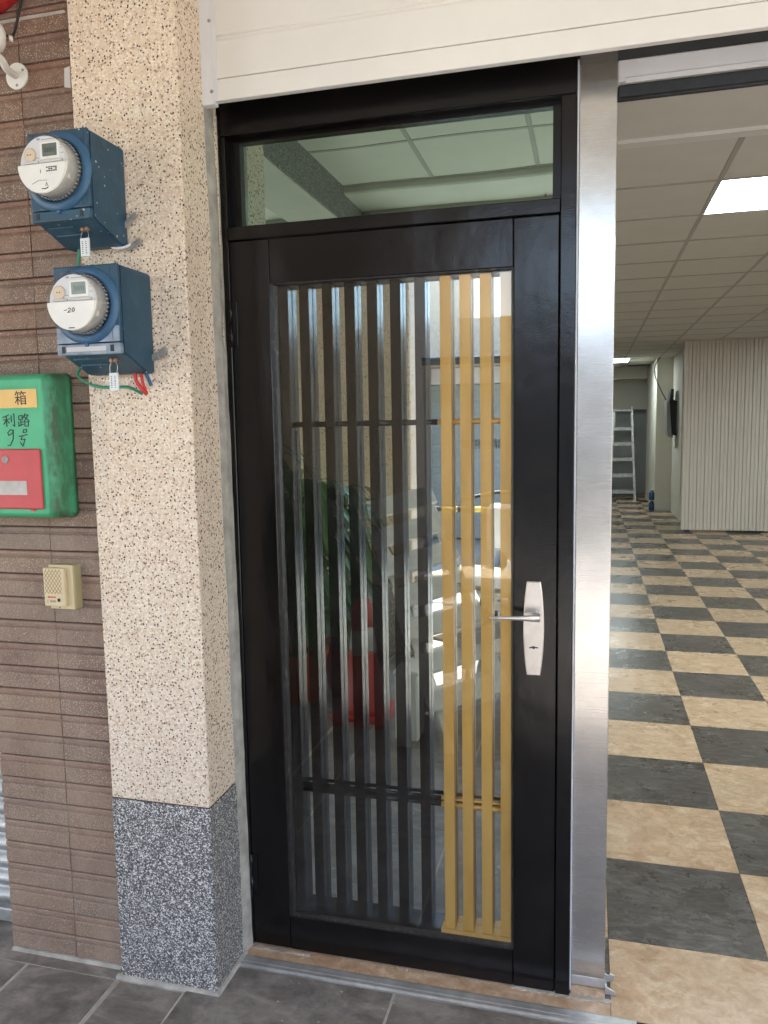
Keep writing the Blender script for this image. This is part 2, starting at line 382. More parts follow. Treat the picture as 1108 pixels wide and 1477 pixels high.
def tube(bm, pts, r, n=8, mi=0, sub=5):
    P = [Vector(p) for p in pts]; Q = []
    if len(P) > 2 and sub > 1:
        E_ = [2*P[0]-P[1]] + P + [2*P[-1]-P[-2]]
        for i in range(1, len(E_)-2):
            a, b, c, d = E_[i-1:i+3]
            for k in range(sub):
                t = k/sub
                Q.append(.5*((2*b)+(c-a)*t+(2*a-5*b+4*c-d)*t*t+(3*b-a-3*c+d)*t**3))
        Q.append(P[-1])
    else: Q = P
    t = bmesh.new(); rings = []
    for i, p in enumerate(Q):
        d = (Q[min(i+1, len(Q)-1)]-Q[max(i-1, 0)]).normalized(); q = d.to_track_quat('Z', 'Y')
        rings.append([t.verts.new(p + q @ Vector((r*math.cos(2*math.pi*k/n), r*math.sin(2*math.pi*k/n), 0))) for k in range(n)])
    for a, b in zip(rings, rings[1:]):
        # align the start vertex so that segments do not twist
        off = min(range(n), key=lambda s: (a[0].co-b[s].co).length)
        b[:] = b[off:] + b[:off]
        for i in range(n):
            f = t.faces.new((a[i], a[(i+1) % n], b[(i+1) % n], b[i])); f.smooth = True
    t.faces.new(rings[0][::-1]); t.faces.new(rings[-1])
    add(bm, t, mi)
def prism(bm, poly, a0, a1, axis='y', mi=0, mis=None):
    """extrude a polygon; axis y: poly is (x,z); axis x: (y,z); axis z: (x,y)"""
    mk = {'y': lambda p, a: (p[0], a, p[1]), 'x': lambda p, a: (a, p[0], p[1]), 'z': lambda p, a: (p[0], p[1], a)}[axis]
    t = bmesh.new()
    A = [t.verts.new(mk(p, a0)) for p in poly]; B = [t.verts.new(mk(p, a1)) for p in poly]; n = len(poly)
    t.faces.new(A); t.faces.new(B[::-1])
    fs = [t.faces.new((A[i], B[i], B[(i+1) % n], A[(i+1) % n])) for i in range(n)]
    bmesh.ops.recalc_face_normals(t, faces=t.faces[:])
    mp = {v: bm.verts.new(v.co) for v in t.verts}
    for f in t.faces:
        g = bm.faces.new([mp[v] for v in f.verts]); g.material_index = mi
        if mis and f in fs: g.material_index = mis.get(fs.index(f), mi)
    t.free()
def wpos(o):
    v = Vector((0, 0, 0))
    while o: v += o.location; o = o.parent
    return v
def obj(name, bm, mats, parent=None, loc=None, kind=None):
    me = bpy.data.meshes.new(name)
    off = wpos(parent) if parent else Vector((0, 0, 0))
    if loc is not None: off = off + Vector(loc)
    if off.length: bmesh.ops.translate(bm, verts=bm.verts[:], vec=-off)
    bm.to_mesh(me); bm.free()
    for m in (mats if isinstance(mats, (list, tuple)) else [mats]): me.materials.append(m)
    o = bpy.data.objects.new(name, me); COL.objects.link(o)
    if parent: o.parent = parent
    if loc is not None: o.location = loc
    if kind: o['kind'] = kind
    return o
def tag(o, label, cat, group=None, kind='thing'):
    o['label'] = label; o['category'] = cat; o['kind'] = kind
    if group: o['group'] = group
    return o
def thing(name, label, cat, loc, group=None):
    o = bpy.data.objects.new(name, None); COL.objects.link(o); o.location = loc; o.empty_display_size = .05
    return tag(o, label, cat, group)
def copy(o, loc, parent=None, name=None):
    c = o.copy(); COL.objects.link(c); c.location = loc
    if parent: c.parent = parent
    return c
def B(): return bmesh.new()
def box(name, mats, parent, *d, bev=0., seg=1):
    b = B(); bx(b, *d, bev=bev, seg=seg); return obj(name, b, mats, parent)
def structure(name, bm, mats):
    return obj(name, bm, mats, kind='structure')
def text(name, body, size, parent, loc, rot, mat, ext=.0004):
    c = bpy.data.curves.new('lettering', 'FONT'); c.body = body; c.size = size; c.extrude = ext; c.align_x = 'CENTER'; c.align_y = 'CENTER'
    o = bpy.data.objects.new('lettering', c); COL.objects.link(o)
    dg = bpy.context.evaluated_depsgraph_get()
    me = bpy.data.meshes.new_from_object(o.evaluated_get(dg)); me.materials.clear(); me.materials.append(mat)
    bpy.data.objects.remove(o); bpy.data.curves.remove(c)
    t = bpy.data.objects.new(name, me); COL.objects.link(t); t.parent = parent
    t.location = Vector(loc) - wpos(parent); t.rotation_euler = rot
    return t
def stroke(bm, pts, w, y, d=.0006):
    """a pen stroke on a plane y=const; pts are (x,z)"""
    for (xa, za), (xb, zb) in zip(pts, pts[1:]):
        L = math.hypot(xb-xa, zb-za)
        if L < 1e-6: continue
        ux, uz = (xb-xa)/L, (zb-za)/L; nx, nz = -uz*w/2, ux*w/2; e = w*.3
        prism(bm, [(xa-ux*e+nx, za-uz*e+nz), (xa-ux*e-nx, za-uz*e-nz), (xb+ux*e-nx, zb+uz*e-nz), (xb+ux*e+nx, zb+uz*e+nz)], y, y-d*(1+.1*random.random()), 'y')

# ================================================================== THE SETTING
# street and the ground
b = B(); bx(b, -40, 40, -30, -3.46, -.5, -.12); structure('street', b, M['asphalt'])
b = B(); bx(b, -40, 40, -3.45, -.101, -.4, -.0022); bx(b, -40, -1.0, -.1005, -.001, -.4, -.0062); bx(b, -1.0, 40, -.1005, -.001, -.4, -.0062); sidewalk = structure('sidewalk', b, M['grout'])
b = B(); bx(b, -40, 40, -3.58, -3.451, -.4, -.002, .012); structure('kerb', b, M['mortar'])
def tilemesh(w, d, h, bev=.0015):
    b = B(); bx(b, -w/2, w/2, -d/2, d/2, -h, 0, bev); return b
# paving tiles: right of the joint at x=-1.305, and the neighbour's bay left of it
t0 = obj('paving_tile', tilemesh(.574, .594, .0055), M['slate'], sidewalk); first = True
for ix in range(-1, 8):
    for iy in range(6):
        x = -.806 + .582*ix; y = -.100 - .004 - .594/2 - .600*iy
        if ix == -1: continue
        if y < -3.4+.25: continue
        if first: t0.location = (x, y, 0); first = False
        else:
            t = copy(t0, (x, y, 0)); t.rotation_euler.z = random.choice((0, math.pi)); t.location.z = random.uniform(-.0008, 0)
t1 = obj('paving_tile', tilemesh(.293, .594, .0055), M['slate'], sidewalk); t1.location = (-1.463, -.24-.297, 0)
for iy in range(5):
    if iy: copy(t1, (-1.463, -.24-.297-.6*iy, 0))
    for ix in range(4):
        t = copy(t0, (-1.908-.600*ix, -.24-.297-.6*iy, random.uniform(-.0008, 0))); t.rotation_euler.z = random.choice((0, math.pi))
t2 = obj('paving_tile', tilemesh(.200, .594, .0055), M['slate'], sidewalk); t2.location = (-1.200, -.24-.297, 0)
for iy in range(1, 5): copy(t2, (-1.200, -.24-.297-.6*iy, 0))
# pieces that fill the strip against the left bay's base
b = B(); bx(b, -4.4, -1.316, -.236, -.03, -.0055, -.0008, .001); obj('paving_tile', b, M['slate'], sidewalk)

# shop floor: base and checkerboard
b = B(); bx(b, -3.2, 5.5, -.054, 17.2, -.3, -.0035); shop_floor = structure('shop_floor', b, M['darkmetal'])
PX, PY, X0, Y0 = .4535, .4657, .0705, .2797
fb = obj('floor_tile', tilemesh(PX-.0016, PY-.0016, .003, .0006), M['beige_tile'], shop_floor); fd = None
used = False
for iy in range(-1, 34):
    for ix in range(-2, 6):
        x = X0 + PX*(ix+.5); y = Y0 + PY*(iy+.5)
        if y > 10.3 and ix > 3: continue
        if iy > 22 and ix > 2: continue
        dark = (ix+iy) % 2 == 0
        if iy == -1: continue
        if dark:
            if fd is None:
                fd = obj('floor_tile', tilemesh(PX-.0016, PY-.0016, .003, .0006), M['dark_tile'], shop_floor); fd.location = (x, y, 0)
            else:
                t = copy(fd, (x, y, 0)); t.rotation_euler.z = random.choice((0, math.pi))
        else:
            if not used: fb.location = (x, y, 0); used = True
            else:
                t = copy(fb, (x, y, 0)); t.rotation_euler.z = random.choice((0, math.pi/2*2))
# front row cut at the threshold
for ix in range(-3, 6):
    x0 = X0 + PX*ix
    mm = M['beige_tile'] if ix % 2 == 0 else M['dark_tile']
    if ix < 0: continue
    b = B(); bx(b, x0+.0008, x0+PX-.0008, -.0515, Y0-.0008, -.003, 0, .0006); obj('floor_tile', b, mm, shop_floor)
b = B(); bx(b, .0565, X0-.0008, .0125, Y0-.0008, -.003, 0, .0006); obj('floor_tile', b, M['dark_tile'], shop_floor)
# beige strip under the door, with a broken front corner at the post
b = B(); prism(b, [(-1.0, -.0515), (.0697, -.0515), (.0697, .012), (.056, .013), (.056, .10), (-.036, .10), (-.037, .012), (-1.0, .012)], -.003, 0, 'z')
obj('threshold_tile', b, M['beige_tile'], shop_floor)
b = B()
prism(b, [(-.0995, -.0055), (-.0995, .0005), (-.093, .0042), (-.058, .0042), (-.0525, .0025), (-.0525, -.0055)], -1.0, .135, 'x')
prism(b, [(-.082, .0043), (-.080, .0052), (-.074, .0052), (-.072, .0043)], -1.0, .135, 'x')
tag(obj('threshold_trim', b, M['alumdull']), 'dull aluminium edging strip on the ground along the foot of the black door', 'floor trim')
b = B()
for k in range(46):      # crumbs of cement left along the door foot
    x = random.uniform(-.98, .06); y = random.choice((random.gauss(-.008, .006), random.gauss(.0, .004)))
    r = random.uniform(.001, .0035); bmesh.ops.create_icosphere(b, subdivisions=1, radius=r, matrix=Matrix.Translation((x, y, r*.5)) @ Matrix.Diagonal((random.uniform(.7, 1.7), 1, .6, 1)))
for k in range(30):
    x = random.uniform(-.95, -.3); y = random.uniform(-.6, -.11)
    r = random.uniform(.0008, .003); bmesh.ops.create_icosphere(b, subdivisions=1, radius=r, matrix=Matrix.Translation((x, y, r*.4)) @ Matrix.Diagonal((random.uniform(.7, 1.7), 1, .6, 1)))
obj('cement_crumbs', b, M['grout'], kind='stuff')

b = B()     # ragged cement left along the foot of the door and post
for xa, xb, yc, wd in ((-.20, .075, .000, .010), (-.98, -.80, -.012, .007)):
    n_ = 40; top = []; bot = []
    for i in range(n_+1):
        x = xa+(xb-xa)*i/n_; top.append((x, yc+wd*random.uniform(.3, 1))); bot.append((x, yc-wd*random.uniform(.2, 1.)))
    prism(b, bot+top[::-1], -.003, .0032, 'z')
obj('cement_edge', b, M['grout'], shop_floor)
# shop walls and ceiling
CZ = 2.72
b = B(); bx(b, -3.4, -3.2, .2, 17.2, -.1, 3.2); bx(b, 5.5, 5.7, .2, 17.2, -.1, 3.2); bx(b, -3.2, 5.5, 17.2, 17.4, -.1, 3.2)
bx(b, -3.2, .25, 15.9, 17.2, 0, 3.1); bx(b, 1.45, 5.5, 15.9, 17.2, 0, 3.1); bx(b, .25, 1.45, 15.9, 17.2, 1.87, 3.1)
bx(b, -3.2, 5.5, 15.2, 15.899, 2.50, 3.1)
shop_wall = structure('shop_wall', b, M['wall'])
box('door_panel', M['greywall'], shop_wall, .26, 1.44, 16.2, 16.25, 0, 1.86)
b = B(); bx(b, -3.2, 5.5, .12, 17.2, CZ+.03, CZ+.2); shop_ceiling = structure('shop_ceiling', b, M['tbar'])
b = B(); bx(b, -3.2, 5.5, .20, 1.12, CZ-.003, CZ+.03); bx(b, -3.2, 5.5, 1.124, 1.39, CZ+.003, CZ+.031); obj('ceiling_panel', b, M['ceil'], shop_ceiling)
b = B(); prism(b, [(1.39, CZ-.012), (1.39, CZ+.03), (1.464, CZ+.03), (1.464, CZ-.002), (1.455, CZ-.012)], -3.2, 5.5, 'x'); obj('ceiling_moulding', b, M['cream'], shop_ceiling)
GX, GY, GX0, GY0 = .58, .635, .58, 2.06
LED = {(0, 0), (3, 0), (4, 4), (-4, 1), (-4, 5), (-4, 9), (5, 9)}  # all but the cell nearest the door are added, unseen, to brighten the shop
ct = None; lights = []
for iy in range(-1, 21):
    for ix in range(-6, 8):
        x = GX0+GX*(ix+.5); y = GY0+GY*(iy+.5)
        if y > 15.0: continue
        if (ix, iy) in LED: lights.append((x, y)); continue
        if ix in (0,) and iy == 19: continue
        if ix < -2 or ix > 5:      # out of sight: plain sheets keep the ceiling whole
            if iy % 4 == 0: pass
        if iy == -1: d = GY*.94
        if ct is None:
            b = B(); bx(b, -GX/2+.010, GX/2-.010, -GY/2+.010, GY/2-.010, -.006, .02, .003); ct = obj('ceiling_tile', b, M['ceil'], shop_ceiling); ct.location = (x, y, CZ+.004)
        elif -2 <= ix <= 4: copy(ct, (x, y, CZ+.004))
b = B()
for iy in range(-1, 21):
    for ix in list(range(-6, -2)) + list(range(5, 8)):
        x = GX0+GX*(ix+.5); y = GY0+GY*(iy+.5)
        if y > 15 or (x, y) in lights: continue
        bx(b, x-GX/2+.01, x+GX/2-.01, y-GY/2+.01, y+GY/2-.01, CZ-.002, CZ+.024)
obj('ceiling_tiles_beyond', b, M['ceil'], shop_ceiling, kind='stuff')
b = B()
for ix in range(-6, 9): bx(b, GX0+GX*ix-.011, GX0+GX*ix+.011, 1.465, 15.1, CZ-.004, CZ+.03)
obj('ceiling_grid_bar', b, M['tbar'], shop_ceiling)
b = B()
for iy in range(0, 21): bx(b, -3.2, 5.5, GY0+GY*iy-.0105, GY0+GY*iy+.0105, CZ-.0055, CZ+.028)
obj('ceiling_grid_bar', b, M['tbar'], shop_ceiling)
lt0 = None
LBL = {0: 'bright square LED ceiling light nearest the doorway', }
for i, (x, y) in enumerate(lights):
    if lt0 is None:
        lt0 = thing('ceiling_light', 'square white ceiling light in the shop ceiling', 'ceiling light', (x, y, CZ), 'lit square lights in the shop ceiling')
        box('light_frame', M['white'], lt0, x-GX/2+.011, x+GX/2-.011, y-GY/2+.011, y+GY/2-.011, CZ+.006, CZ+.03)
        box('diffuser', M['led'], lt0, x-GX/2+.022, x+GX/2-.022, y-GY/2+.022, y+GY/2-.022, CZ-.002, CZ+.0055)
        L = lt0
    else:
        L = copy(lt0, (x, y, CZ))
        for ch in list(lt0.children): c = ch.copy(); COL.objects.link(c); c.parent = L
    L['label'] = 'added square ceiling light out of view, brightening the shop'
    if abs(x-(GX0+GX*.5)) < .01 and y < 3: L['label'] = 'large bright square ceiling light just inside the open doorway'
bl = thing('ceiling_light', 'small bright ceiling light at the far end, above the step ladder', 'ceiling light', (.51, 12.9, CZ), 'lit square lights in the shop ceiling')
box('light_frame', M['white'], bl, .22, .66, 12.52, 13.30, CZ-.010, CZ-.007)
box('diffuser', M['led'], bl, .235, .645, 12.535, 13.285, CZ-.016, CZ-.0105)

# ================================================================== ARCADE (this side of the street)
AZ = 3.05
b = B(); bx(b, -14, 14, -3.45, .1, AZ+.035, AZ+.5); bx(b, -14, 14, -3.45, -3.0, 2.90, AZ+.034); arcade = structure('arcade_ceiling', b, M['roofc'])
b = B()
for k in range(-8, 9): bx(b, .3+.61*k-.012, .3+.61*k+.012, -2.55, -.12, AZ-.004, AZ+.03)
for k in range(0, 5): bx(b, -5, 5.5, -.12-.61*k-.012, -.12-.61*k+.012, AZ-.0055, AZ+.029)
obj('ceiling_grid_bar', b, M['tbar'], arcade)
at = None
for iy in range(4):
    for ix in range(-8, 8):
        x = .3+.61*(ix+.5); y = -.12-.61*(iy+.5)
        if at is None:
            b = B(); bx(b, -.293, .293, -.293, .293, -.003, .025, .002); at = obj('ceiling_tile', b, M['ceil'], arcade); at.location = (x, y, AZ)
        else: copy(at, (x, y, AZ))
b = B(); bx(b, -14, -4.6, -3.0, .1, AZ, AZ+.03); bx(b, 5.2, 14, -3.0, .1, AZ, AZ+.03); obj('ceiling_board', b, M['ceil'], arcade)
b = B(); bx(b, -4.6, 5.2, -2.99, -2.57, AZ-.05, AZ+.03, .01); obj('soffit_board', b, M['cream'], arcade)
b = B(); bx(b, -1.80, -1.47, -2.96, .0, 2.832, AZ+.03, .006); bx(b, -1.795, -1.475, -2.95, .0, 2.825, 2.8315, .0, mi=1); tag(obj('arcade_beam', b, [M['darkpebble'], M['roofc']]), 'dark granite washed beam overhead, mirrored in the transom window', 'beam')
# the upper part of the building
b = B(); bx(b, -14, 14, -3.44, 17.4, AZ+.5, 3.9); tag(obj('upper_storey', b, M['roofc']), 'painted concrete slab above the arcade and shop', 'building')

# ================================================================== BRICK WALL
XB0, XB1, YB = -1.706, -1.325, -.178      # tile backs; faces at about -.19
wall = thing('brick_wall', 'narrow wall of brown ribbed brick tiles between pebble column and metal shutter', 'wall', (XB0, YB, 0))
box('wall_core', M['darkmortar'], wall, XB0+.002, XB1-.002, YB+.001, .15, 0, AZ+.03)
PZ = .0689
prof = [(0, .0005), (-.0095, .0025), (-.0105, .0045), (-.0105, .0455), (-.0095, .0475), (-.0055, .0495), (-.0052, .0525), (-.0095, .0548), (-.0104, .0565), (-.0104, .0640), (-.0085, .0668), (0, .0682)]
bandidx = {i: 1 for i in (5, 6, 7, 8, 9, 10)}
def bricktile(x0, x1):
    b = B(); prism(b, [(y+YB, z) for y, z in prof], x0, x1, 'x', 0, bandidx); return b
bt = {}
for k in range(0, 45):
    z = .006 + PZ*k
    if z > AZ-.06: break
    for key, x0, x1 in (('l', XB0, -1.4815), ('r', -1.4793, XB1)):
        if key not in bt:
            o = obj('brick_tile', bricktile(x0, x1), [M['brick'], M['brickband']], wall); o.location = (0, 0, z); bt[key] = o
            # keep the mesh at course zero
        else:
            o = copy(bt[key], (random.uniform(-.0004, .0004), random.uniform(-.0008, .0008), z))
            o.rotation_euler = (random.uniform(-.006, .006), 0, random.uniform(-.002, .002))
b = B(); prism(b, [(-.200, -.002), (-.192, .006), (-.180, .0075), (-.177, -.002)], XB0, XB1, 'x'); obj('grout_bead', b, M['grout'], wall)
# pale mortar smears near the top
b = B(); prism(b, [(-1.70, 2.6650), (-1.33, 2.6650), (-1.335, 2.672), (-1.45, 2.6735), (-1.70, 2.671)], -.1895, -.1868); obj('mortar_smear', b, M['grout'], wall)
b = B(); prism(b, [(-1.346, 2.482), (-1.327, 2.478), (-1.326, 2.532), (-1.343, 2.529)], -.1905, -.188); obj('mortar_smear', b, M['metergrey'], wall)
b = B()
pts = []
z = 0.02
while z < 2.9:
    w = .0028+.0028*random.random(); h = random.uniform(.03, .12)
    if random.random() < .55: prism(b, [(-1.3255, z), (-1.3255+w, z+h*.2), (-1.3255+w*.8, z+h*.8), (-1.3255, z+h)], -.186, -.180)
    z += h+random.uniform(0, .05)
obj('edge_grout', b, M['grout'], wall)

# ================================================================== PEBBLE COLUMN
col = thing('pebble_column', 'cream pebble dash column with black and white granite base beside the black door', 'column', (-1.15, -.1, 0))
box('shaft', M['pebble'], col, -1.305, -1.0, -.220, -.012, .547, AZ+.03, bev=.0045, seg=2)
b = B(); bx(b, -1.303, -1.002, -.2165, -.014, .5424, .5492); obj('joint', b, M['darkmortar'], col)
box('plinth', M['granite'], col, -1.306, -.999, -.2215, -.013, 0, .5435, bev=.0045, seg=2)
b = B(); prism(b, [(-.234, -.003), (-.2275, .0055), (-.219, .007), (-.219, -.003)], -1.318, -.99, 'x')
prism(b, [(-1.003, -.003), (-1.001, .007), (-.992, .0055), (-.985, -.003)], -.226, -.04, 'y'); obj('grout_bead', b, M['grout'], col)
b = B(); bx(b, -1.3262, -1.304, -.15, .1, 0, AZ); obj('gap_sealant', b, M['rubber'], col)
# cement fillet between the column and the door frame
b = B(); N_ = 40; rows = []
for i in range(N_+1):
    z = 2.44*i/N_; j = random.uniform(-.004, .004)
    ya = -.048 - .040*(z/2.44) + j
    rows.append([b.verts.new(v) for v in ((-.9992, ya, z), (-.9975+.004*(1-z/2.44)+random.uniform(-.0012, .0012), ya*.5, z), (-1.006+.017*(1-z/2.44)+random.uniform(-.0012, .0012), -.0035, z), (-1.004, .004, z), (-1.03, .004, z), (-1.03, ya, z))])
for r1, r2 in zip(rows, rows[1:]):
    for i in range(6): b.faces.new((r1[i], r1[(i+1) % 6], r2[(i+1) % 6], r2[i]))
bmesh.ops.recalc_face_normals(b, faces=b.faces[:])
obj('cement_fillet', b, M['mortar'], col)

# ================================================================== DOOR FRAME (fixed) AND TRANSOM
fr = thing('door_surround', 'black painted steel frame around the door with a transom window', 'door frame', (-.51, .03, 0))
def bar(name, *d, bev=.002, m='black', par=fr): return box(name, M[m], par, *d, bev=bev)
bar('jamb', -1.014, -.9855, -.001, .09, .002, 2.384)
bar('jamb', -.985, -.970, .028, .0895, .002, 2.102)
bar('jamb', -.0785, -.040, -.002, .09, .002, 2.384)
bar('stop', -.0960, -.0790, .0545, .0890, .004, 2.102)
bar('head', -1.015, -.040, -.0015, .10, 2.385, 2.475)
bar('transom_rail', -.985, -.079, -.003, .088, 2.1055, 2.141)
for d in ((-.9845, -.955, .030, .0885, 2.1415, 2.384), (-.0995, -.079, .030, .0885, 2.1415, 2.384), (-.954, -.1, .030, .0882, 2.372, 2.3845)): box('glazing_bead', M['black'], fr, *d)
b = B(); bx(b, -.957, -.098, .044, .050, 2.140, 2.374); tp = obj('transom_pane', b, M['transom'], fr)
text('pane_stamp', '8', .012, fr, (-.118, .0435, 2.162), (rad(90), 0, 0), M['ink'])
b = B(); bx(b, -1.0, -.037, .101, .115, 2.475, AZ); obj('head_closer', b, M['darkmetal'], fr)
box('caulk_line', M['creamtrim'], fr, -.0395, -.0362, .02, .0495, .004, 2.47)

# ================================================================== DOOR LEAF
leaf = thing('door_leaf', 'tall black glazed door with vertical black and gold bars, closed', 'door', (-.985, .02, 0))
YT = .052
box('stile', M['black'], leaf, -.9835, -.8660, 0, YT, .006, 2.1025, bev=.0022)
box('stile', M['black'], leaf, -.1945, -.0810, 0, YT, .004, 2.1025, bev=.0022)
box('top_rail', M['black'], leaf, -.8648, -.1957, .0004, YT, 1.982, 2.1023, bev=.0018)
box('bottom_rail', M['black'], leaf, -.8648, -.1957, .0004, YT, .005, .112, bev=.0018)
# worn glazing bead round the opening
GX_0, GX_1, GZ0, GZ1 = -.8655, -.1952, .1125, 1.9815
b = B(); prism(b, [(GX_0, .002), (GX_0+.010, .0035), (GX_0+.017, .012), (GX_0+.017, .05), (GX_0, .05)], GZ0, GZ1, 'z'); obj('glazing_bead', b, M['worn'], leaf)
b = B(); prism(b, [(GX_1, .002), (GX_1-.0035, .0035), (GX_1-.006, .012), (GX_1-.006, .05), (GX_1, .05)], GZ0, GZ1, 'z')
obj('glazing_bead', b, M['worn'], leaf)
b = B(); prism(b, [(.002, GZ0), (.0025, GZ0+.005), (.011, GZ0+.011), (.05, GZ0+.011), (.05, GZ0)], GX_0+.0005, GX_1-.0005, 'x'); obj('glazing_bead', b, M['worn'], leaf)
b = B(); prism(b, [(.002, GZ1), (.0025, GZ1-.004), (.011, GZ1-.007), (.05, GZ1-.007), (.05, GZ1)], GX_0+.0005, GX_1-.0005, 'x'); obj('glazing_bead', b, M['worn'], leaf)
GL, GR, GB, GT = -.8482, -.2014, .124, 1.9742
box('front_glass', M['glass'], leaf, GL, GR, .0095, .0135, GB, GT)
box('mirror_glass', M['mirror'], leaf, GL, GR, .0490, .0515, GB, GT)
box('inner_sill', M['black'], leaf, GL, -.402, .0136, .0488, GB, GB+.012)
box('inner_sill', M['gold'], leaf, -.4015, GR, .0136, .0488, GB, GB+.012)['label'] = 'gold painted sill between the panes'
BW = .0290
mid = {'black': [-.8335, -.7725, -.7045, -.6400, -.5765, -.5120, -.4445], 'gold': [-.3755, -.3230, -.2690, -.2160]}
for k, xs in mid.items():
    src = None
    for x in xs:
        w = BW/2 if k == 'black' else .0150
        if src is None:
            b = B(); bx(b, x-w, x+w, .0165, .0470, GB+.0125, GT-.0005, .0012); src = obj('bar', b, M[k], leaf); x_0 = x
            o = src
        else: o = copy(src, (x-x_0, 0, 0))
        if k == 'gold': o['label'] = 'gold painted vertical bar'
for z in (1.5915, .5105):
    for (xa, xb, k) in ((GL+.001, -.4015, 'black'), (-.401, GR-.001, 'gold')):
        b = B()
        if z > 1: cyl(b, (xa, .0340, z), (xb, .0340, z), .0080, n=14)
        else:
            cyl(b, (xa, .0340, z+.012), (xb, .0340, z+.012), .0055, n=12); cyl(b, (xa, .0340, z-.006), (xb, .0340, z-.006), .0075, n=14)
        o = obj('cross_rod', b, M[k], leaf)
        if k == 'gold': o['label'] = 'gold painted cross rod'
# hinges
for z0, z1 in ((1.812, 1.942), (.160, .298)):
    b = B(); cyl(b, (-.984, -.004, z0), (-.984, -.004, (z0+z1)/2-.001), .0048, n=12); cyl(b, (-.984, -.004, (z0+z1)/2+.001), (-.984, -.004, z1), .0048, n=12)
    bx(b, -.9835, -.965, -.0035, -.0005, z0+.004, z1-.004, .001); obj('hinge', b, M['black'], leaf)
# handle
hd = B()
pl = []
for i in range(25):
    t = i/24; z = .913+.255*t; w = .0178+.0092*math.sin(math.pi*t)**.8
    pl.append((-.1405+w, z))
pl += [(-.281-x, z) for x, z in reversed(pl)]
t_ = bmesh.new(); A = [t_.verts.new((x, -.0008, z)) for x, z in pl]; Bv = [t_.verts.new((-.1405+(x+.1405)*.90, -.0075, 1.0405+(z-1.0405)*.985)) for x, z in pl]
n = len(pl)
Am = [t_.verts.new((x, -.0055, z)) for x, z in pl]
for i in range(n):
    t_.faces.new((A[i], Am[i], Am[(i+1) % n], A[(i+1) % n])); t_.faces.new((Am[i], Bv[i], Bv[(i+1) % n], Am[(i+1) % n]))
t_.faces.new(Bv); t_.faces.new(A[::-1]); add(hd, t_)
plate = obj('handle_plate', hd, plain('satin_nickel', (.62, .575, .535), .34, .85, var=.1, vs=22, bstr=.12), leaf)
SAT = plate.data.materials[0]
b = B(); cyl(b, (-.1335, -.007, 1.080), (-.1335, -.040, 1.080), .0115, .010, n=18)
t_ = bmesh.new(); rings = []
for s, hz, hy, yy in ((0, .0105, .0085, -.047), (.02, .0092, .0075, -.050), (.05, .0062, .006, -.053), (.09, .0048, .0052, -.055), (.122, .0042, .005, -.055), (.130, .003, .003, -.053)):
    rings.append([t_.verts.new((-.1335+.012-s*1.02, yy+hy*math.cos(a), 1.080+hz*math.sin(a)-.003*s/.13)) for a in [2*math.pi*i/12 for i in range(12)]])
for r1, r2 in zip(rings, rings[1:]):
    for i in range(12):
        f = t_.faces.new((r1[i], r1[(i+1) % 12], r2[(i+1) % 12], r2[i])); f.smooth = True
t_.faces.new(rings[0][::-1]); t_.faces.new(rings[-1]); add(b, t_)
obj('lever', b, SAT, leaf)
b = B(); prism(b, [(-.152, .990), (-.146, .992), (-.141, .994), (-.136, .992), (-.128, .991), (-.128, .988), (-.136, .988), (-.140, .985), (-.145, .988), (-.152, .987)], -.0072, -.0079); obj('keyhole', b, M['ink'], leaf)

# ================================================================== STEEL POST
post = thing('steel_post', 'brushed stainless steel post between the black door and open doorway', 'post', (.009, .08, 0))
box('casing', M['steel'], post, -.0358, .0555, .0500, .125, .030, 2.56, bev=.0022, seg=2)
box('foot', M['alumdull'], post, -.0358, .0552, .0495, .124, .0015, .0295, bev=.0015)
b = B()
prism(b, [(.0557, .005), (.0557, .030), (.066, .026), (.072, .031), (.082, .028), (.080, .014), (.070, .010)], .072, .078)
prism(b, [(.0557, .001), (.0557, .022), (.068, .017), (.080, .012), (.088, .002)], .030, .036)
bx(b, .0557, .062, .036, .072, .001, .012); obj('guide_stub', b, M['alumdull'], post)

# ================================================================== FASCIA PANEL ABOVE THE DOOR
fa = thing('fascia_panel', 'cream panel fascia with horizontal seams above the black door', 'panel', (1.2, -.08, 2.44))
YF = -.090
XL, XR = -.966, 3.2
box('board', M['cream'], fa, XL, XR, YF, YF+.02, 2.440, 2.4935, bev=.0015)
box('board', M['cream'], fa, XL, XR, YF, YF+.02, 2.4955, 2.590, bev=.0015)
box('board', M['cream'], fa, XL, XR, YF, YF+.02, 2.601, 2.79, bev=.003)
box('board', M['cream'], fa, XL, XR, YF, YF+.02, 2.801, 3.02, bev=.003)
box('backing_sheet', M['cream'], fa, XL, XR, YF+.006, YF+.0195, 2.58, 2.61)
et = box('end_trim', M['creamtrim'], fa, -1.0005, -.9655, YF-.004, -.068, 2.432, 3.03, bev=.0015)
b = B(); bx(b, -.9655, -.955, YF-.004, YF-.001, 2.438, 3.03); obj('end_trim', b, M['creamtrim'], fa)
b0 = None
for z in (2.464, 2.639, 2.81):
    if b0 is None:
        b = B(); lathe(b, (-.9715, YF-.004, z), (0, -1, 0), [(.0048, 0), (.0042, .0015), (.002, .0028)], 12); b0 = obj('rivet', b, M['greywire'], fa); z_0 = z
    else: copy(b0, (0, 0, z-z_0))

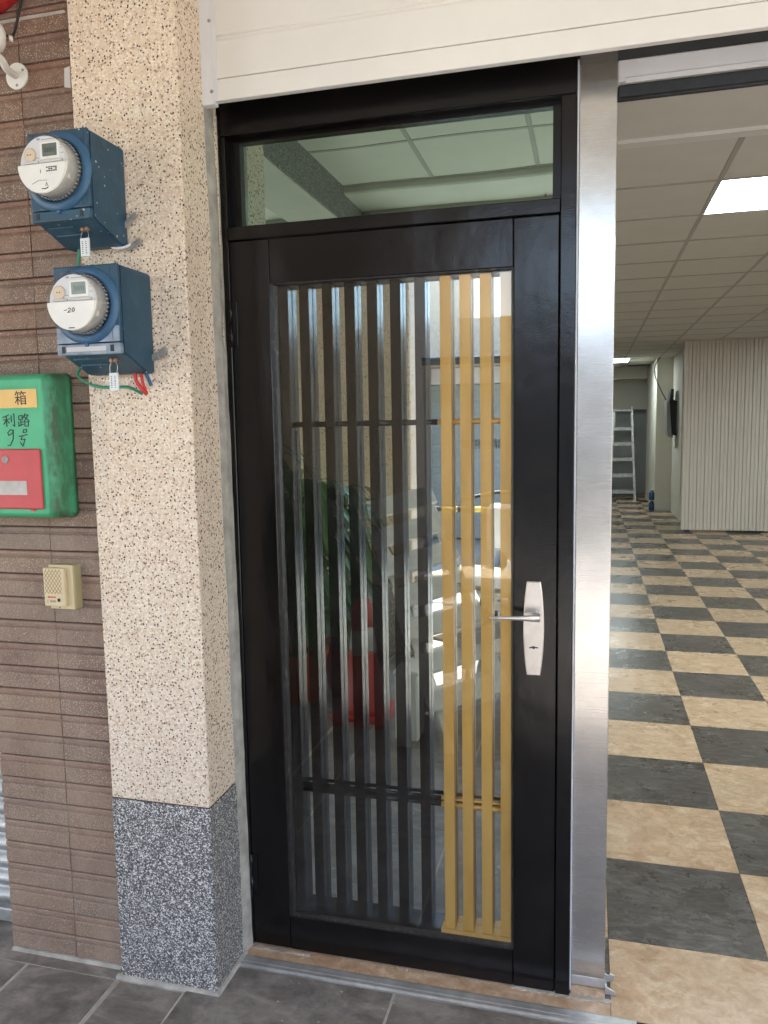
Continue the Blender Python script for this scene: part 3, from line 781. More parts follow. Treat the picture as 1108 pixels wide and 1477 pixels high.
# ================================================================== ROLLER SHUTTER (raised) OVER THE OPEN DOORWAY
rs = thing('roller_shutter', 'raised roller shutter with pale grey bottom bar above the open doorway', 'shutter', (1.6, .1, 2.4))
b = B(); bx(b, .057, 3.1, .088, .115, 2.434, 2.486, .003); bx(b, .075, 3.1, .085, .088, 2.428, 2.441, .001); obj('bottom_bar', b, M['whitebar'], rs)
b = B(); bx(b, .057, 3.1, .092, .112, 2.395, 2.4275, .004); tube(b, [(.057, .098, 2.394), (3.1, .098, 2.394)], .0065, sub=1); obj('rubber_seal', b, M['rubber'], rs)
sl0 = None
for k in range(4):
    z = 2.487+.085*k
    if sl0 is None:
        b = B(); prism(b, [(.096, z), (.091, z+.03), (.094, z+.078), (.097, z+.084), (.104, z+.084), (.104, z)], .057, 3.1, 'x'); sl0 = obj('slat', b, M['darkmetal'], rs)
    else: copy(sl0, (0, 0, .085*k))
box('guide_post', M['steel'], rs, 3.1, 3.2, .05, .13, 0, 2.56, bev=.002)
b = B(); bx(b, .057, 3.2, .13, .19, 2.50, 3.05); tag(obj('lintel', b, M['roofc']), 'concrete lintel behind the shutter of the open doorway', 'lintel')
# the solid wall piece over the black door and right of the opening
b = B(); bx(b, -1.0, .056, .126, .19, 2.48, 3.05); bx(b, -1.0, -.99, .10, .19, 0, 2.48); bx(b, 3.2, 14, 0, .19, 0, 3.06); bx(b, -14, -4.5, .0, .2, 0, 3.06); bx(b, -14, -3.2, .2, .3, 0, 3.06)
structure('front_wall', b, M['wall'])

# ================================================================== NEIGHBOUR'S METAL SHUTTER
ns = thing('neighbour_shutter', 'ribbed silver metal shutter at the edge beyond the brick wall', 'shutter', (-3.0, -.1, 0))
s0 = None
for k in range(48):
    z = .055+.0605*k
    if s0 is None:
        b = B(); pr = [(-.066, z)] + [(-.070-.018*math.sin(math.pi*i/8)**.8, z+.006+.048*i/8) for i in range(9)] + [(-.066, z+.0595), (-.060, z+.0595), (-.060, z)]
        prism(b, pr, -4.5, XB0-.004, 'x'); s0 = obj('slat', b, M['alumdull'], ns); zz0 = z
    else: copy(s0, (0, 0, z-zz0))
box('bottom_bar', M['alumdull'], ns, -4.5, XB0-.004, -.095, -.055, .008, .053, bev=.004)

# ================================================================== ELECTRICITY METERS
def tt(name, label, cx, cz, xl, xr, ztop, zsplit, zlip, zback, yf, worn=False, lit=(.11, .13, .115), num=None):
    m = thing(name, label, 'electricity meter', (cx, -.22, cz), 'electricity meters on the wall')
    blue = M['blue']
    yw = -.2235
    b = B()   # body with a sloping underside
    prism(b, [(yw, ztop), (yf+.012, ztop), (yf+.012, zlip+.004), (yw-.035, zback), (yw, zback)], xl+.002, xr-.002, 'x')
    bmesh.ops.bevel(b, geom=[e for e in b.edges], offset=.004, segments=2, affect='EDGES')
    obj('case', b, blue, m)
    b = B(); bx(b, xl, xr, yf, yf+.0115, zsplit+.0012, ztop+.001, .004, 2); 
    bx(b, xr-.022, xr-.0205, yf-.001, yf+.001, zsplit+.004, ztop-.004)
    obj('front_cover', b, blue, m)
    b = B(); bx(b, xl+.002, xr, yf-.003, yf+.0115, zlip, zsplit-.0012, .003, 2)
    lipm = M['blue'] if not worn else WORN
    lip = obj('terminal_cover', b, lipm, m)
    for xx in (xl+.016, xr-.028): box('slot', M['ink'], lip, xx, xx+.010, yf-.0036, yf-.0025, zlip+.005, zsplit-.006)
    if worn:
        b = B(); bx(b, xl+.002, xr-.003, yf-.0009, yf+.0005, zsplit+.002, cz-.052); obj('worn_plate', b, WORN, m)
        b = B(); bx(b, xl+.03, xr-.04, yf-.0038, yf-.0028, zlip+.008, zsplit-.008); obj('embossed_strip', b, M['metergrey'], lip)
    b = B(); lathe(b, (cx, yf-.0002, cz), (0, -1, 0), [(.0935, 0), (.0925, .004), (.082, .0085), (.074, .010), (.073, .004)], 48, caps=False); 
    bx(b, cx-.004, cx+.004, yf-.009, yf-.001, cz-.0995, cz-.091, .001); obj('ring', b, M['bluering'], m)
    D = .057
    b = B(); lathe(b, (cx, yf-.001, cz), (0, -1, 0), [(.0655, 0), (.0655, D-.012), (.0645, D-.010)], 40); obj('dial_body', b, M['metergrey'], m)
    b = B()
    for i in range(44):
        a = 2*math.pi*i/44
        if -1.2 < ((a+math.pi) % (2*math.pi))-math.pi < 1.9 or True:
            cyl(b, (cx+.0688*math.cos(a), yf-.006, cz+.0688*math.sin(a)), (cx+.0688*math.cos(a), yf-.016, cz+.0688*math.sin(a)), .0017, n=5)
    obj('knurling', b, M['metergrey'], m)
    dial = B(); lathe(dial, (cx, yf-D+.0095, cz), (0, -1, 0), [(.0645, 0), (.0645, .002)], 40); dial = obj('dial', dial, M['meterdial'], m)
    yd = yf-D+.0075
    b = B(); bx(b, cx-.002, cx+.037, yd-.0022, yd, cz+.018, cz+.046, .0006); obj('display', b, LCD if worn else M['lcd'], dial)
    b = B(); bx(b, cx-.0085, cx+.043, yd-.0012, yd+.001, cz+.012, cz+.0505, .0006); obj('display_frame', b, M['meterwhite'], dial)
    b = B(); lathe(b, (cx-.036, yd, cz+.024), (0, -1, 0), [(.0165, 0), (.0160, .003), (.0135, .0045)], 24); bt_ = obj('button', b, M['button'], dial)
    b = B()
    for s in (-1, 1): lathe(b, (cx-.036+.0035*s, yd-.0046, cz+.024), (0, -1, 0), [(.0016, 0), (.0014, .0006)], 8)
    obj('pin', b, M['ink'], bt_)
    b = B()
    for i in range(5):
        x_ = cx+.005+.0058*i
        for q in range(3):
            if (i*3+q) % 4 != 1: bx(b, x_, x_+.0034, yd-.0025, yd-.0020, cz+.0265+.0045*q, cz+.0273+.0045*q)
        bx(b, x_+.0030, x_+.0038, yd-.0025, yd-.0020, cz+.0268, cz+.0358)
    obj('display_digits', b, M['ink'], dial)
    b = B()
    for i, (xa, xb, zz) in enumerate(((-.016, -.008, .056), (-.004, .030, .0555), (.046, .052, .040), (.046, .052, .034), (-.022, -.012, .016), (.046, .054, .022))):
        bx(b, cx+xa, cx+xb, yd-.0004, yd+.0004, cz+zz, cz+zz+(.0016 if i else .004))
    obj('printed_lines', b, M['greywire'], dial)
    # lower half cover, a D standing proud of the dome
    pts = [0, 0] + [(cx+.0678*math.cos(a), cz+.002+.0678*math.sin(a)) for a in [-math.pi*i/30 for i in range(31)]]
    b = B(); prism(b, [p for i, p in enumerate(pts) if i not in (0, 1)] , yd-.0005, yd-.0065); bmesh.ops.bevel(b, geom=[e for e in b.edges if abs(e.verts[0].co.y-e.verts[1].co.y) < 1e-5 and e.verts[0].co.y < yd-.006], offset=.0015, segments=1, affect='EDGES')
    hc = obj('half_cover', b, M['meterwhite'], m)
    b = B(); bx(b, cx-.052, cx-.012, yd-.0058, yd-.001, cz+.0035, cz+.009, .001); bx(b, cx-.006, cx+.052, yd-.0058, yd-.001, cz+.0035, cz+.0095, .001); obj('clip', b, M['metergrey'], hc)
    b = B()
    if num is None:      # code label and scribbles
        for i in range(5):
            for j in range(3):
                if random.random() < .85: bx(b, cx+.010+.006*i, cx+.0145+.006*i, yd-.0072, yd-.0064, cz-.010-.004*j, cz-.0075-.004*j)
        stroke(b, [(cx-.03, cz-.043), (cx-.012, cz-.036), (cx+.01, cz-.037)], .0006, yd-.0066)
        stroke(b, [(cx-.006, cz-.012), (cx-.0055, cz-.020)], .0009, yd-.0066)
        stroke(b, [(cx-.004, cz-.055), (cx+.004, cz-.056), (cx+.012, cz-.054)], .002, yd-.0066)
        stroke(b, [(cx+.006, cz-.050), (cx+.009, cz-.042), (cx+.013, cz-.052)], .0008, yd-.0066)
    else:
        stroke(b, [(cx-.021, cz-.019), (cx-.013, cz-.018)], .0014, yd-.0066)
        stroke(b, [(cx-.010, cz-.016), (cx-.005, cz-.0135), (cx-.003, cz-.017), (cx-.012, cz-.024), (cx-.002, cz-.023)], .0014, yd-.0066)
        stroke(b, [(cx+.004, cz-.014), (cx+.0005, cz-.019), (cx+.003, cz-.023), (cx+.008, cz-.019), (cx+.006, cz-.014), (cx+.003, cz-.0145)], .0014, yd-.0066)
        stroke(b, [(cx-.010, cz-.060), (cx+.004, cz-.060)], .0022, yd-.0066)
    obj('ink_marks', b, M['ink'], hc)
    b = B(); bx(b, cx+.052, cx+.062, yd+.004, yd+.012, cz-.034, cz-.020, .002); obj('lug', b, M['meterwhite'], m)
    b = B(); lathe(b, (cx, yf-.004, cz), (0, -1, 0), [(.0722, 0), (.0715, D*.6), (.0700, D-.004), (.066, D+.001)], 48, caps=False)
    lathe(b, (cx, yf-.004, cz), (0, -1, 0), [(.0662, D+.0008), (.045, D+.0032), (.0, D+.0045)], 48, caps=False) if False else None
    obj('glass_cover', b, M['dome'], m)
    b = B()   # raised ribs of the underside
    for tq in (.22, .5):
        y = yf+.012 + (yw-.035-yf-.012)*tq; zq = zlip+.004+(zback-zlip-.004)*tq
        bx(b, xl+.02, cx+.01, y-.0015, y+.0015, zq-.003, zq+.0005)
    obj('rib', b, blue, m)
    return m
WORN = plain('worn_blue_enamel', (.24, .29, .36), .5, var=.35, vs=30, bstr=.3, bs=110)
LCD = plain('lcd_pale', (.23, .275, .25), .25, var=.1)
tt('electric_meter', 'upper navy blue electricity meter with dark display and white seal tag', -1.2410, 2.203, -1.323, -1.157, 2.296, 2.114, 2.088, 2.052, -.380)
tt('electric_meter', 'lower navy electricity meter marked -20 with bare worn front plate', -1.1890, 1.887, -1.278, -1.098, 1.981, 1.796, 1.769, 1.729, -.374, True, num='20')
# seal tags hanging under the meters
def seal(label, x, y, ztop, ztag, tilt):
    t = thing('seal_tag', label, 'seal', (x, y, ztop), 'seals hanging from the meters')
    b = B(); tube(b, [(x-.006, y+.004, ztop), (x-.0105, y, ztop-.014), (x-.010, y-.001, ztag+.004)], .0009, 6); tube(b, [(x+.004, y+.004, ztop), (x+.0105, y, ztop-.014), (x+.009, y-.001, ztag+.004)], .0009, 6); obj('wire_loop', b, M['wire_steel'], t)
    b = B(); lathe(b, (x-.006, y+.012, ztop+.002), (0, -1, -.2), [(.0052, 0), (.0052, .014), (.003, .016)], 10); lathe(b, (x+.006, y+.012, ztop+.003), (0, -1, -.2), [(.0052, 0), (.0052, .014), (.003, .016)], 10); obj('screw_head', b, M['rust'], t)
    b = B(); bx(b, x-.0125, x+.0125, y-.004, y+.002, ztag-.040, ztag+.004, .0012); tg = obj('tag_plate', b, M['tag'], t)
    b = B()
    for j in range(2):
        xx = x-.005+.010*j; zc = ztag-.003
        for i in range(7):
            zz = zc-.0045*i-random.uniform(0, .001)
            bx(b, xx-.0017, xx+.0017*random.uniform(.2, 1), y-.0046, y-.0040, zz-.0026, zz-.0008)
    obj('ink_marks', b, M['ink'], tg)
    return t
seal('white seal tag on a wire loop under the upper meter', -1.2085, -.335, 2.077, 2.051, 0)
seal('white seal tag on a wire loop under the lower meter', -1.1480, -.335, 1.757, 1.722, 0)
def wire(name, label, cat, pts, r, m, grp=None):
    b = B(); tube(b, pts, r, 8); return tag(obj(name, b, M[m]), label, cat, grp)
wire('ground_wire', 'short green wire running between the two electricity meters', 'wire', [(-1.289, -.25, 2.075), (-1.288, -.25, 2.045), (-1.293, -.25, 2.010), (-1.291, -.25, 1.98)], .0042, 'wgreen')
wire('ground_wire', 'green wire drooping below the lower meter and its seal tag', 'wire', [(-1.325, -.21, 1.765), (-1.332, -.225, 1.735), (-1.312, -.232, 1.718), (-1.275, -.232, 1.702), (-1.233, -.228, 1.697), (-1.181, -.226, 1.696), (-1.141, -.224, 1.678)], .0036, 'wgreen')
b = B(); tube(b, [(-1.141, -.250, 1.742), (-1.137, -.256, 1.712), (-1.124, -.250, 1.688), (-1.117, -.240, 1.676)], .0048); tube(b, [(-1.130, -.246, 1.742), (-1.120, -.252, 1.705), (-1.1165, -.242, 1.680)], .0040)
tag(obj('red_cable', b, M['wred']), 'red cable loop poking out under the lower meter', 'cable')
wire('blue_cable', 'blue cable end beside the red loop under the lower meter', 'cable', [(-1.128, -.235, 1.742), (-1.115, -.232, 1.715), (-1.108, -.232, 1.698)], .0048, 'wblue')
def clampx(label, pts, w=.010):
    b = B()
    P = [Vector(p) for p in pts]
    for a, c in zip(P, P[1:]):
        d = (c-a).normalized(); nrm = Vector((-d.z, 0, d.x))*w
        t = bmesh.new(); vs = []
        for q in (a, c):
            for s in (-1, 1):
                for yy in (-.004, .004): vs.append(t.verts.new(q+nrm*s+Vector((0, yy, 0))))
        for f in ((0, 1, 3, 2), (4, 6, 7, 5), (0, 4, 5, 1), (2, 3, 7, 6), (0, 2, 6, 4), (1, 5, 7, 3)): t.faces.new([vs[i] for i in f])
        bmesh.ops.bevel(t, geom=t.edges[:], offset=.0025, segments=1, affect='EDGES'); add(b, t)
    return tag(obj('cable_clamp', b, M['greywire']), label, 'clamp', 'grey clamps behind the meters')
clampx('upper of two grey metal clamps behind the upper meter', [(-1.170, -.232, 2.098), (-1.142, -.233, 2.121), (-1.128, -.233, 2.132)], .007)
clampx('lower grey metal clamp behind the upper meter, above a white wire', [(-1.160, -.232, 2.046), (-1.132, -.233, 2.058), (-1.116, -.233, 2.067)], .0065)
clampx('curved grey clamp sticking out behind the lower meter', [(-1.106, -.232, 1.768), (-1.080, -.234, 1.774), (-1.058, -.233, 1.789)], .0088)
wire('white_wire', 'white wire bent under the back edge of the upper meter', 'wire', [(-1.205, -.236, 2.058), (-1.185, -.243, 2.049), (-1.160, -.240, 2.050), (-1.145, -.233, 2.058)], .0040, 'whitewire')

# ================================================================== MAILBOX
mb = thing('mailbox', 'green plastic mailbox with red flap and yellow label on the brick wall', 'mailbox', (-1.55, -.19, 1.345))
XM0, XM1 = -1.74, -1.3785
b = B()
def rrect(x0, x1, z0, z1, r, n=5):
    out = []
    for cx_, cz_, a0 in ((x1-r, z1-r, 0), (x0+r, z1-r, 90), (x0+r, z0+r, 180), (x1-r, z0+r, 270)):
        for i in range(n+1):
            a = rad(a0+90*i/n); out.append((cx_+r*math.cos(a), cz_+r*math.sin(a)))
    return out
layers = [(-.1905, 0.0, .020), (-.205, .0005, .022), (-.245, .0045, .022), (-.262, .010, .020), (-.272, .018, .016), (-.2765, .026, .012)]
prev = None
for y, ins, r in layers:
    ring = [b.verts.new((x, y, z)) for x, z in rrect(XM0+ins, XM1-ins, 1.345+ins*.8, 1.7425-ins*.8, r)]
    if prev:
        for i in range(len(ring)):
            f = b.faces.new((prev[i], prev[(i+1) % len(ring)], ring[(i+1) % len(ring)], ring[i])); f.smooth = True
    else: b.faces.new(ring)
    prev = ring
b.faces.new(prev[::-1]); bmesh.ops.recalc_face_normals(b, faces=b.faces[:])
obj('body', b, M['mailgreen'], mb)
YM = -.2768
# raised rim lines round the label, label, letters
b = B(); bx(b, -1.70, -1.4195, YM-.0016, YM+.001, 1.7025, 1.7045); bx(b, -1.70, -1.4195, YM-.0016, YM+.001, 1.6425, 1.6440); obj('moulded_line', b, M['mailgreen'], mb)
box('name_label', M['label'], mb, -1.70, -1.4235, YM-.0016, YM, 1.6485, 1.6975)
text('lettering', '箱', .040, mb, (-1.4735, YM-.0019, 1.6715), (rad(90), 0, 0), M['ink'], .0002)
# brush-pen writing on the front
def Z2(x, y): return (-1.5235+.000332*x, 1.755-.000288*y)
b = B()
for st in ([(118, 445), (118, 480), (150, 478), (150, 440), (118, 445)], [(135, 480), (135, 535)], [(135, 505), (155, 500)], [(115, 500), (115, 535)], [(110, 540), (158, 522)],
           [(180, 425), (160, 465)], [(178, 440), (208, 438), (165, 500)], [(172, 455), (215, 495)], [(172, 500), (172, 540), (205, 540), (205, 500), (172, 500)],
           [(155, 575), (150, 600), (185, 595), (183, 570), (155, 575)], [(110, 635), (190, 618)], [(140, 635), (125, 665), (165, 660), (140, 725), (118, 690)],
           [(55, 578), (30, 570), (2, 600), (12, 625), (48, 602), (57, 574), (50, 660), (22, 715), (-5, 718)],
           [(45, 440), (45, 500)], [(72, 420), (74, 540), (58, 528)], [(-35, 455), (-5, 445), (22, 432)], [(-30, 480), (30, 470)], [(-2, 445), (-2, 540)], [(-2, 480), (-30, 520)], [(-2, 480), (25, 510)]):
    stroke(b, [Z2(*p) for p in st], .0024, YM-.0003)
obj('lettering', b, M['ink'], mb)
flap = box('flap', M['mailred'], mb, -1.70, -1.4205, YM-.006, YM-.0005, 1.376, 1.5385, bev=.004, seg=2)
box('slot_window', M['paper'], flap, -1.69, -1.4685, YM-.0066, YM-.0058, 1.4145, 1.4525)
b = B(); lathe(b, (-1.531, YM-.0058, 1.5105), (0, -1, 0), [(.0105, 0), (.0100, .002), (.006, .003), (.005, .001), (.0018, .0008)], 18); obj('lock', b, M['greywire'], flap)
b = B(); bx(b, -1.462, -1.450, YM-.0055, YM-.001, 1.3695, 1.3755, .001); obj('latch', b, M['mailred'], flap)

# ================================================================== DOOR BELL / INTERCOM
ic = thing('intercom', 'beige doorbell intercom with diamond grille on the brick wall', 'intercom', (-1.43, -.19, 1.085))
box('base', M['beige_edge'], ic, -1.4640, -1.3855, -.2200, -.186, 1.0875, 1.2130, bev=.003, seg=2)
box('rear_plate', M['beige_box'], ic, -1.4655, -1.3880, -.2225, -.2205, 1.0885, 1.2135, bev=.001)
cvr = box('cover', M['beige_box'], ic, -1.4735, -1.4060, -.2370, -.2230, 1.0985, 1.2065, bev=.003, seg=2)
b = B()
gx0, gx1, gz0, gz1 = -1.4690, -1.4150, 1.1345, 1.2025
def clipline(p, q):
    (x0, z0), (x1, z1) = p, q; t0, t1 = 0., 1.; dx, dz = x1-x0, z1-z0
    for pp, qq in ((-dx, x0-gx0), (dx, gx1-x0), (-dz, z0-gz0), (dz, gz1-z0)):
        if pp == 0: continue
        r = qq/pp
        if pp < 0: t0 = max(t0, r)
        else: t1 = min(t1, r)
    return None if t0 >= t1 else ((x0+dx*t0, z0+dz*t0), (x0+dx*t1, z0+dz*t1))
for i in range(-8, 14):
    for s in (1, -1):
        x = gx0+.0108*i
        seg = clipline((x, gz0), (x+s*.0505, gz1)) if s == 1 else clipline((x, gz0), (x-.0505, gz1))
        if seg: stroke(b, list(seg), .0012, -.2369, .0004)
obj('grille', b, plain('grille_brown', (.22, .13, .05), .6), cvr)
b = B(); bx(b, -1.459, -1.435, -.2376, -.2368, 1.1225, 1.1265); prism(b, [(-1.463, 1.1245), (-1.457, 1.1285), (-1.457, 1.1205)], -.2376, -.2368); obj('arrow_mark', b, M['orange'], cvr)
b = B(); bx(b, -1.4545, -1.4365, -.2378, -.2368, 1.1095, 1.1160); obj('name_window', b, M['greywire'], cvr)
b = B(); bx(b, -1.4295, -1.4210, -.2395, -.2368, 1.1125, 1.1215, .0008); obj('push_button', b, M['ink'], cvr)
b = B(); bx(b, -1.4640, -1.4635+.003, -.2375, -.2368, 1.108, 1.117); obj('mark', b, M['beige_edge'], cvr)
b = B(); lathe(b, (-1.4355, -.2223, 1.0925), (0, -1, 0), [(.0022, 0), (.002, .0008)], 8); obj('screw', b, M['ink'], ic)

# ================================================================== WALL CAMERA, CABLE, RED BOX AT THE TOP
sc = thing('security_camera', 'white camera on a round wall flange high on the brick wall', 'camera', (-1.49, -.19, 2.527))
b = B(); lathe(b, (-1.4885, -.1885, 2.527), (0, -1, 0), [(.034, 0), (.034, .004), (.032, .006)], 32); obj('flange', b, M['white'], sc)
b = B()
for a in (115, -20, 235): lathe(b, (-1.4885+.024*math.cos(rad(a+155)), -.1944, 2.527+.024*math.sin(rad(a+155))), (0, -1, 0), [(.0042, 0), (.0035, .0008)], 10)
obj('screw', b, M['greywire'], sc)
b = B(); tube(b, [(-1.492, -.190, 2.528), (-1.475, -.245, 2.520), (-1.462, -.285, 2.530), (-1.480, -.33, 2.545)], .0095, 12); obj('arm', b, M['white'], sc)
b = B()
hc_ = Vector((-1.456, -.335, 2.560))
lathe(b, (-1.438, -.30, 2.566), (-.75, -.6, .05), [(.014, -.008), (.030, 0), (.034, .012), (.034, .10), (.030, .11)], 24); cyl(b, (-1.4335, -.282, 2.574), (-1.426, -.276, 2.574), .007, n=10); obj('housing', b, M['white'], sc)
wire('camera_cable', 'dark cable hanging from the top behind the white camera', 'cable', [(-1.448, -.20, 2.86), (-1.452, -.2, 2.76), (-1.455, -.2, 2.708), (-1.470, -.2, 2.660), (-1.482, -.205, 2.622), (-1.470, -.23, 2.606), (-1.445, -.275, 2.585)], .0035, 'wblack')
rb = thing('red_lamp', 'red lamp cover at the very top of the brick wall', 'lamp', (-1.47, -.25, 2.66))
b = B(); lathe(b, (-1.56, -.26, 2.688), (0, 0, 1), [(.03, 0), (.085, .006), (.12, .03), (.115, .09)], 28); obj('cover', b, M['wred'], rb)
b = B(); lathe(b, (-1.56, -.26, 2.680), (0, 0, 1), [(.03, 0), (.06, .009)], 28); obj('bracket', b, M['wblack'], rb)

# ================================================================== INSIDE THE SHOP
pt = thing('partition', 'cream grooved board partition standing inside the shop', 'partition', (2.7, 9.9, 0))
box('core', M['partition'], pt, 1.285, 4.3, 9.88, 9.95, .035, CZ-.004)
p0 = None
for k in range(30):
    x = 1.2815+.1*k
    if p0 is None:
        b = B(); prism(b, [(x, 9.88), (x, 9.860), (x+.006, 9.852), (x+.046, 9.852), (x+.050, 9.860), (x+.054, 9.852), (x+.092, 9.852), (x+.0975, 9.862), (x+.0975, 9.88)], .03, CZ-.004, 'z'); p0 = obj('board', b, M['partition'], pt)
    else: copy(p0, (.1*k, 0, 0))
b = B(); bx(b, 1.33, 1.40, 9.86, 9.94, 0, .034); bx(b, 2.35, 2.42, 9.86, 9.94, 0, .034); bx(b, 3.9, 3.97, 9.86, 9.94, 0, .034); obj('foot', b, M['darkmetal'], pt)
pr_ = thing('wall_pier', 'cream wall pier in the passage beyond the partition', 'wall', (1.27, 12.7, 0))
box('pier', M['wall'], pr_, 1.13, 1.40, 12.7, 15.19, 0, CZ-.006)
box('side_wall', M['wall'], pr_, 1.401, 5.49, 11.2, 12.9, 0, CZ-.006)
# step ladder
ld = thing('step_ladder', 'silver aluminium step ladder at the far end of the passage', 'ladder', (.64, 14.9, 0))
def beam(b, p, q, w, d):
    p, q = Vector(p), Vector(q); dr = (q-p).normalized(); xx = Vector((1, 0, 0)); nn = dr.cross(xx).normalized(); xx = nn.cross(dr)
    t = bmesh.new(); vs = []
    for e in (p, q):
        for s in (-1, 1):
            for k in (-1, 1): vs.append(t.verts.new(e+xx*s*w/2+nn*k*d/2))
    for f in ((0, 1, 3, 2), (4, 6, 7, 5), (0, 4, 5, 1), (2, 3, 7, 6), (0, 2, 6, 4), (1, 5, 7, 3)): t.faces.new([vs[i] for i in f])
    add(b, t)
for s, xb, xt in ((-1, .40, .47), (1, .90, .82)):
    b = B(); beam(b, (xb, 14.75, 0), (xt, 14.98, 1.86), .045, .07); obj('front_rail', b, M['alumdull'], ld)
    b = B(); beam(b, (xb+.03*s, 15.16, 0), (xt, 15.03, 1.84), .035, .04); obj('rear_rail', b, M['alumdull'], ld)
for i, z in enumerate((.16, .50, .83, 1.15, 1.46)):
    t = z/1.86; b = B(); bx(b, .40+.07*t, .90-.08*t, 14.72+.23*t, 14.82+.23*t, z-.035, z+.035, .004); obj('rung', b, M['alumdull'], ld)
    if i % 2 == 0:
        b = B(); bx(b, .40+.07*t, .90-.08*t, 15.14-.13*t, 15.16-.13*t, z, z+.03); obj('rear_brace', b, M['alumdull'], ld)
b = B(); bx(b, .46, .83, 14.93, 15.09, 1.82, 1.86, .006); bx(b, .80, .84, 14.92, 15.08, 1.86, 1.92, .006); obj('top_cap', b, M['alumdull'], ld)
b = B(); beam(b, (.93, 14.5, .012), (1.12, 14.35, .012), .03, .02); tag(obj('crowbar', b, M['darkmetal']), 'dark bar lying on the floor beside the step ladder', 'bar')
bo = None
for z, lb in ((0, 'blue plastic bottle on the floor against the wall pier'), (.19, 'upper blue bottle stacked on another by the wall pier')):
    t = thing('bottle', lb, 'bottle', (1.085, 12.76, z), 'blue bottles by the wall pier')
    b = B(); lathe(b, (1.085, 12.76, z), (0, 0, 1), [(.045, 0), (.05, .01), (.05, .12), (.03, .15), (.018, .16), (.018, .175)], 14); obj('body', b, M['bottle'], t)
    b = B(); lathe(b, (1.085, 12.76, z+.1755), (0, 0, 1), [(.02, 0), (.02, .014)], 10); obj('cap', b, M['white'], t)
tv = thing('wall_television', 'grey flat television seen edge on, bracketed to the passage wall', 'television', (1.35, 12.0, 1.7))
b = B(); pr = [(1.235, 1.96), (1.222, 1.90), (1.235, 1.45), (1.262, 1.36), (1.30, 1.33), (1.335, 1.33), (1.305, 1.40), (1.29, 1.55), (1.262, 1.93)]
prism(b, pr, 11.75, 12.0+.25); obj('shell', b, M['screen'], tv)
b = B(); prism(b, [(1.268, 1.95), (1.300, 1.55), (1.312, 1.40), (1.345, 1.36), (1.385, 1.36), (1.385, 1.93), (1.33, 1.95), (1.33, 2.13), (1.29, 2.13)], 11.78, 12.2); obj('bracket', b, M['ink'], tv)
box('wall_plate', M['alum'], tv, 1.386, 1.3995, 11.8, 12.2, 1.45, 2.10)
wire('television_cable', 'thin dark cable drooping from the ceiling to the grey television', 'cable', [(1.17, 12.6, CZ), (1.07, 12.4, 2.55), (1.06, 12.2, 2.38), (1.13, 12.0, 2.15), (1.225, 11.95, 1.95)], .009, 'wblack')
box('service_gap', M['ink'], shop_ceiling, .70, 1.28, 14.2, 14.5, CZ-.0075, CZ-.0058)

# ================================================================== STREET SIDE OF THE ARCADE (seen mirrored in the door)
sc_ = thing('street_column', 'pebble dash arcade column at the street edge, mirrored in the door glass', 'column', (-1.55, -3.2, 0))
box('shaft', M['pebble'], sc_, -2.12, -1.165, -3.42, -2.955,   .51, 2.895, bev=.008)
box('plinth', M['granite'], sc_, -2.125, -1.160, -3.425, -2.950, 0, .505, bev=.006)
for xx in (3.2, 7.6, -6.3):
    t = thing('street_column', 'further pebble column along the street edge of the arcade', 'column', (xx, -3.2, 0), 'further street columns')
    box('shaft', M['pebble'], t, xx, xx+.6, -3.42, -2.955,   .51, 2.895, bev=.008); box('plinth', M['granite'], t, xx-.005, xx+.605, -3.425, -2.95, 0, .505, bev=.006)
ob = thing('opposite_house', 'pale pebble dash house across the street with a wide metal shutter', 'house', (-1, -9.5, -.12))
b = B()
bx(b, -9, -2.30, -9.6, -8.90, -.12, 5.6); bx(b, 2.3, 12, -9.6, -8.90, -.12, 3.07)
bx(b, -2.30, 2.3, -9.6, -8.90, 2.44, 3.07); bx(b, -1.80+.02, 12, -12, -9.6, -.12, 3.06); bx(b, -9, -1.80, -14, -9.601, -.12, 5.6)
bx(b, -2.30, -1.80, -9.6, -8.899, 3.0705, 5.6)
obj('wall', b, M['opp'], ob)
b = B(); bx(b, -2.35, 2.6, -8.898, -8.05, 2.44, 2.475, .006); obj('added_sunshade', b, M['darkmetal'], ob)  # overhang added to keep the sun off the shutter below
box('shutter_box', M['whitebar'], ob, -2.295, 2.295, -9.5, -9.30, 2.19, 2.43, bev=.01)
os_ = None
for k in range(28):
    z = -.10+.0815*k
    if os_ is None:
        b = B(); prism(b, [(-9.36, z), (-9.356, z+.03), (-9.357, z+.07), (-9.361, z+.0808), (-9.39, z+.0808), (-9.39, z)], -2.295, 2.295, 'x'); os_ = obj('shutter_slat', b, M['oppshutter'], ob)
    else: copy(os_, (0, 0, .0815*k))
text('lettering', '請勿停車', .155, ob, (-1.56, -9.353, 1.30), (rad(90), 0, rad(180)), M['ink'], .001)
# striped barrier pipe at the far side of the street
br = thing('barrier_pipe', 'yellow and black striped barrier pipe across the street', 'barrier', (-.8, -5.6, -.12))
for xx in (-2.3, .9): box('post', M['alum'], br, xx, xx+.05, -5.62, -5.57, -.12, .80)
for k in range(20):
    b = B(); cyl(b, (-2.25+.16*k, -5.595, .745), (-2.25+.16*(k+1), -5.595, .745), .03, n=12); obj('stripe', b, M['yellow' if k % 2 else 'ink'], br)
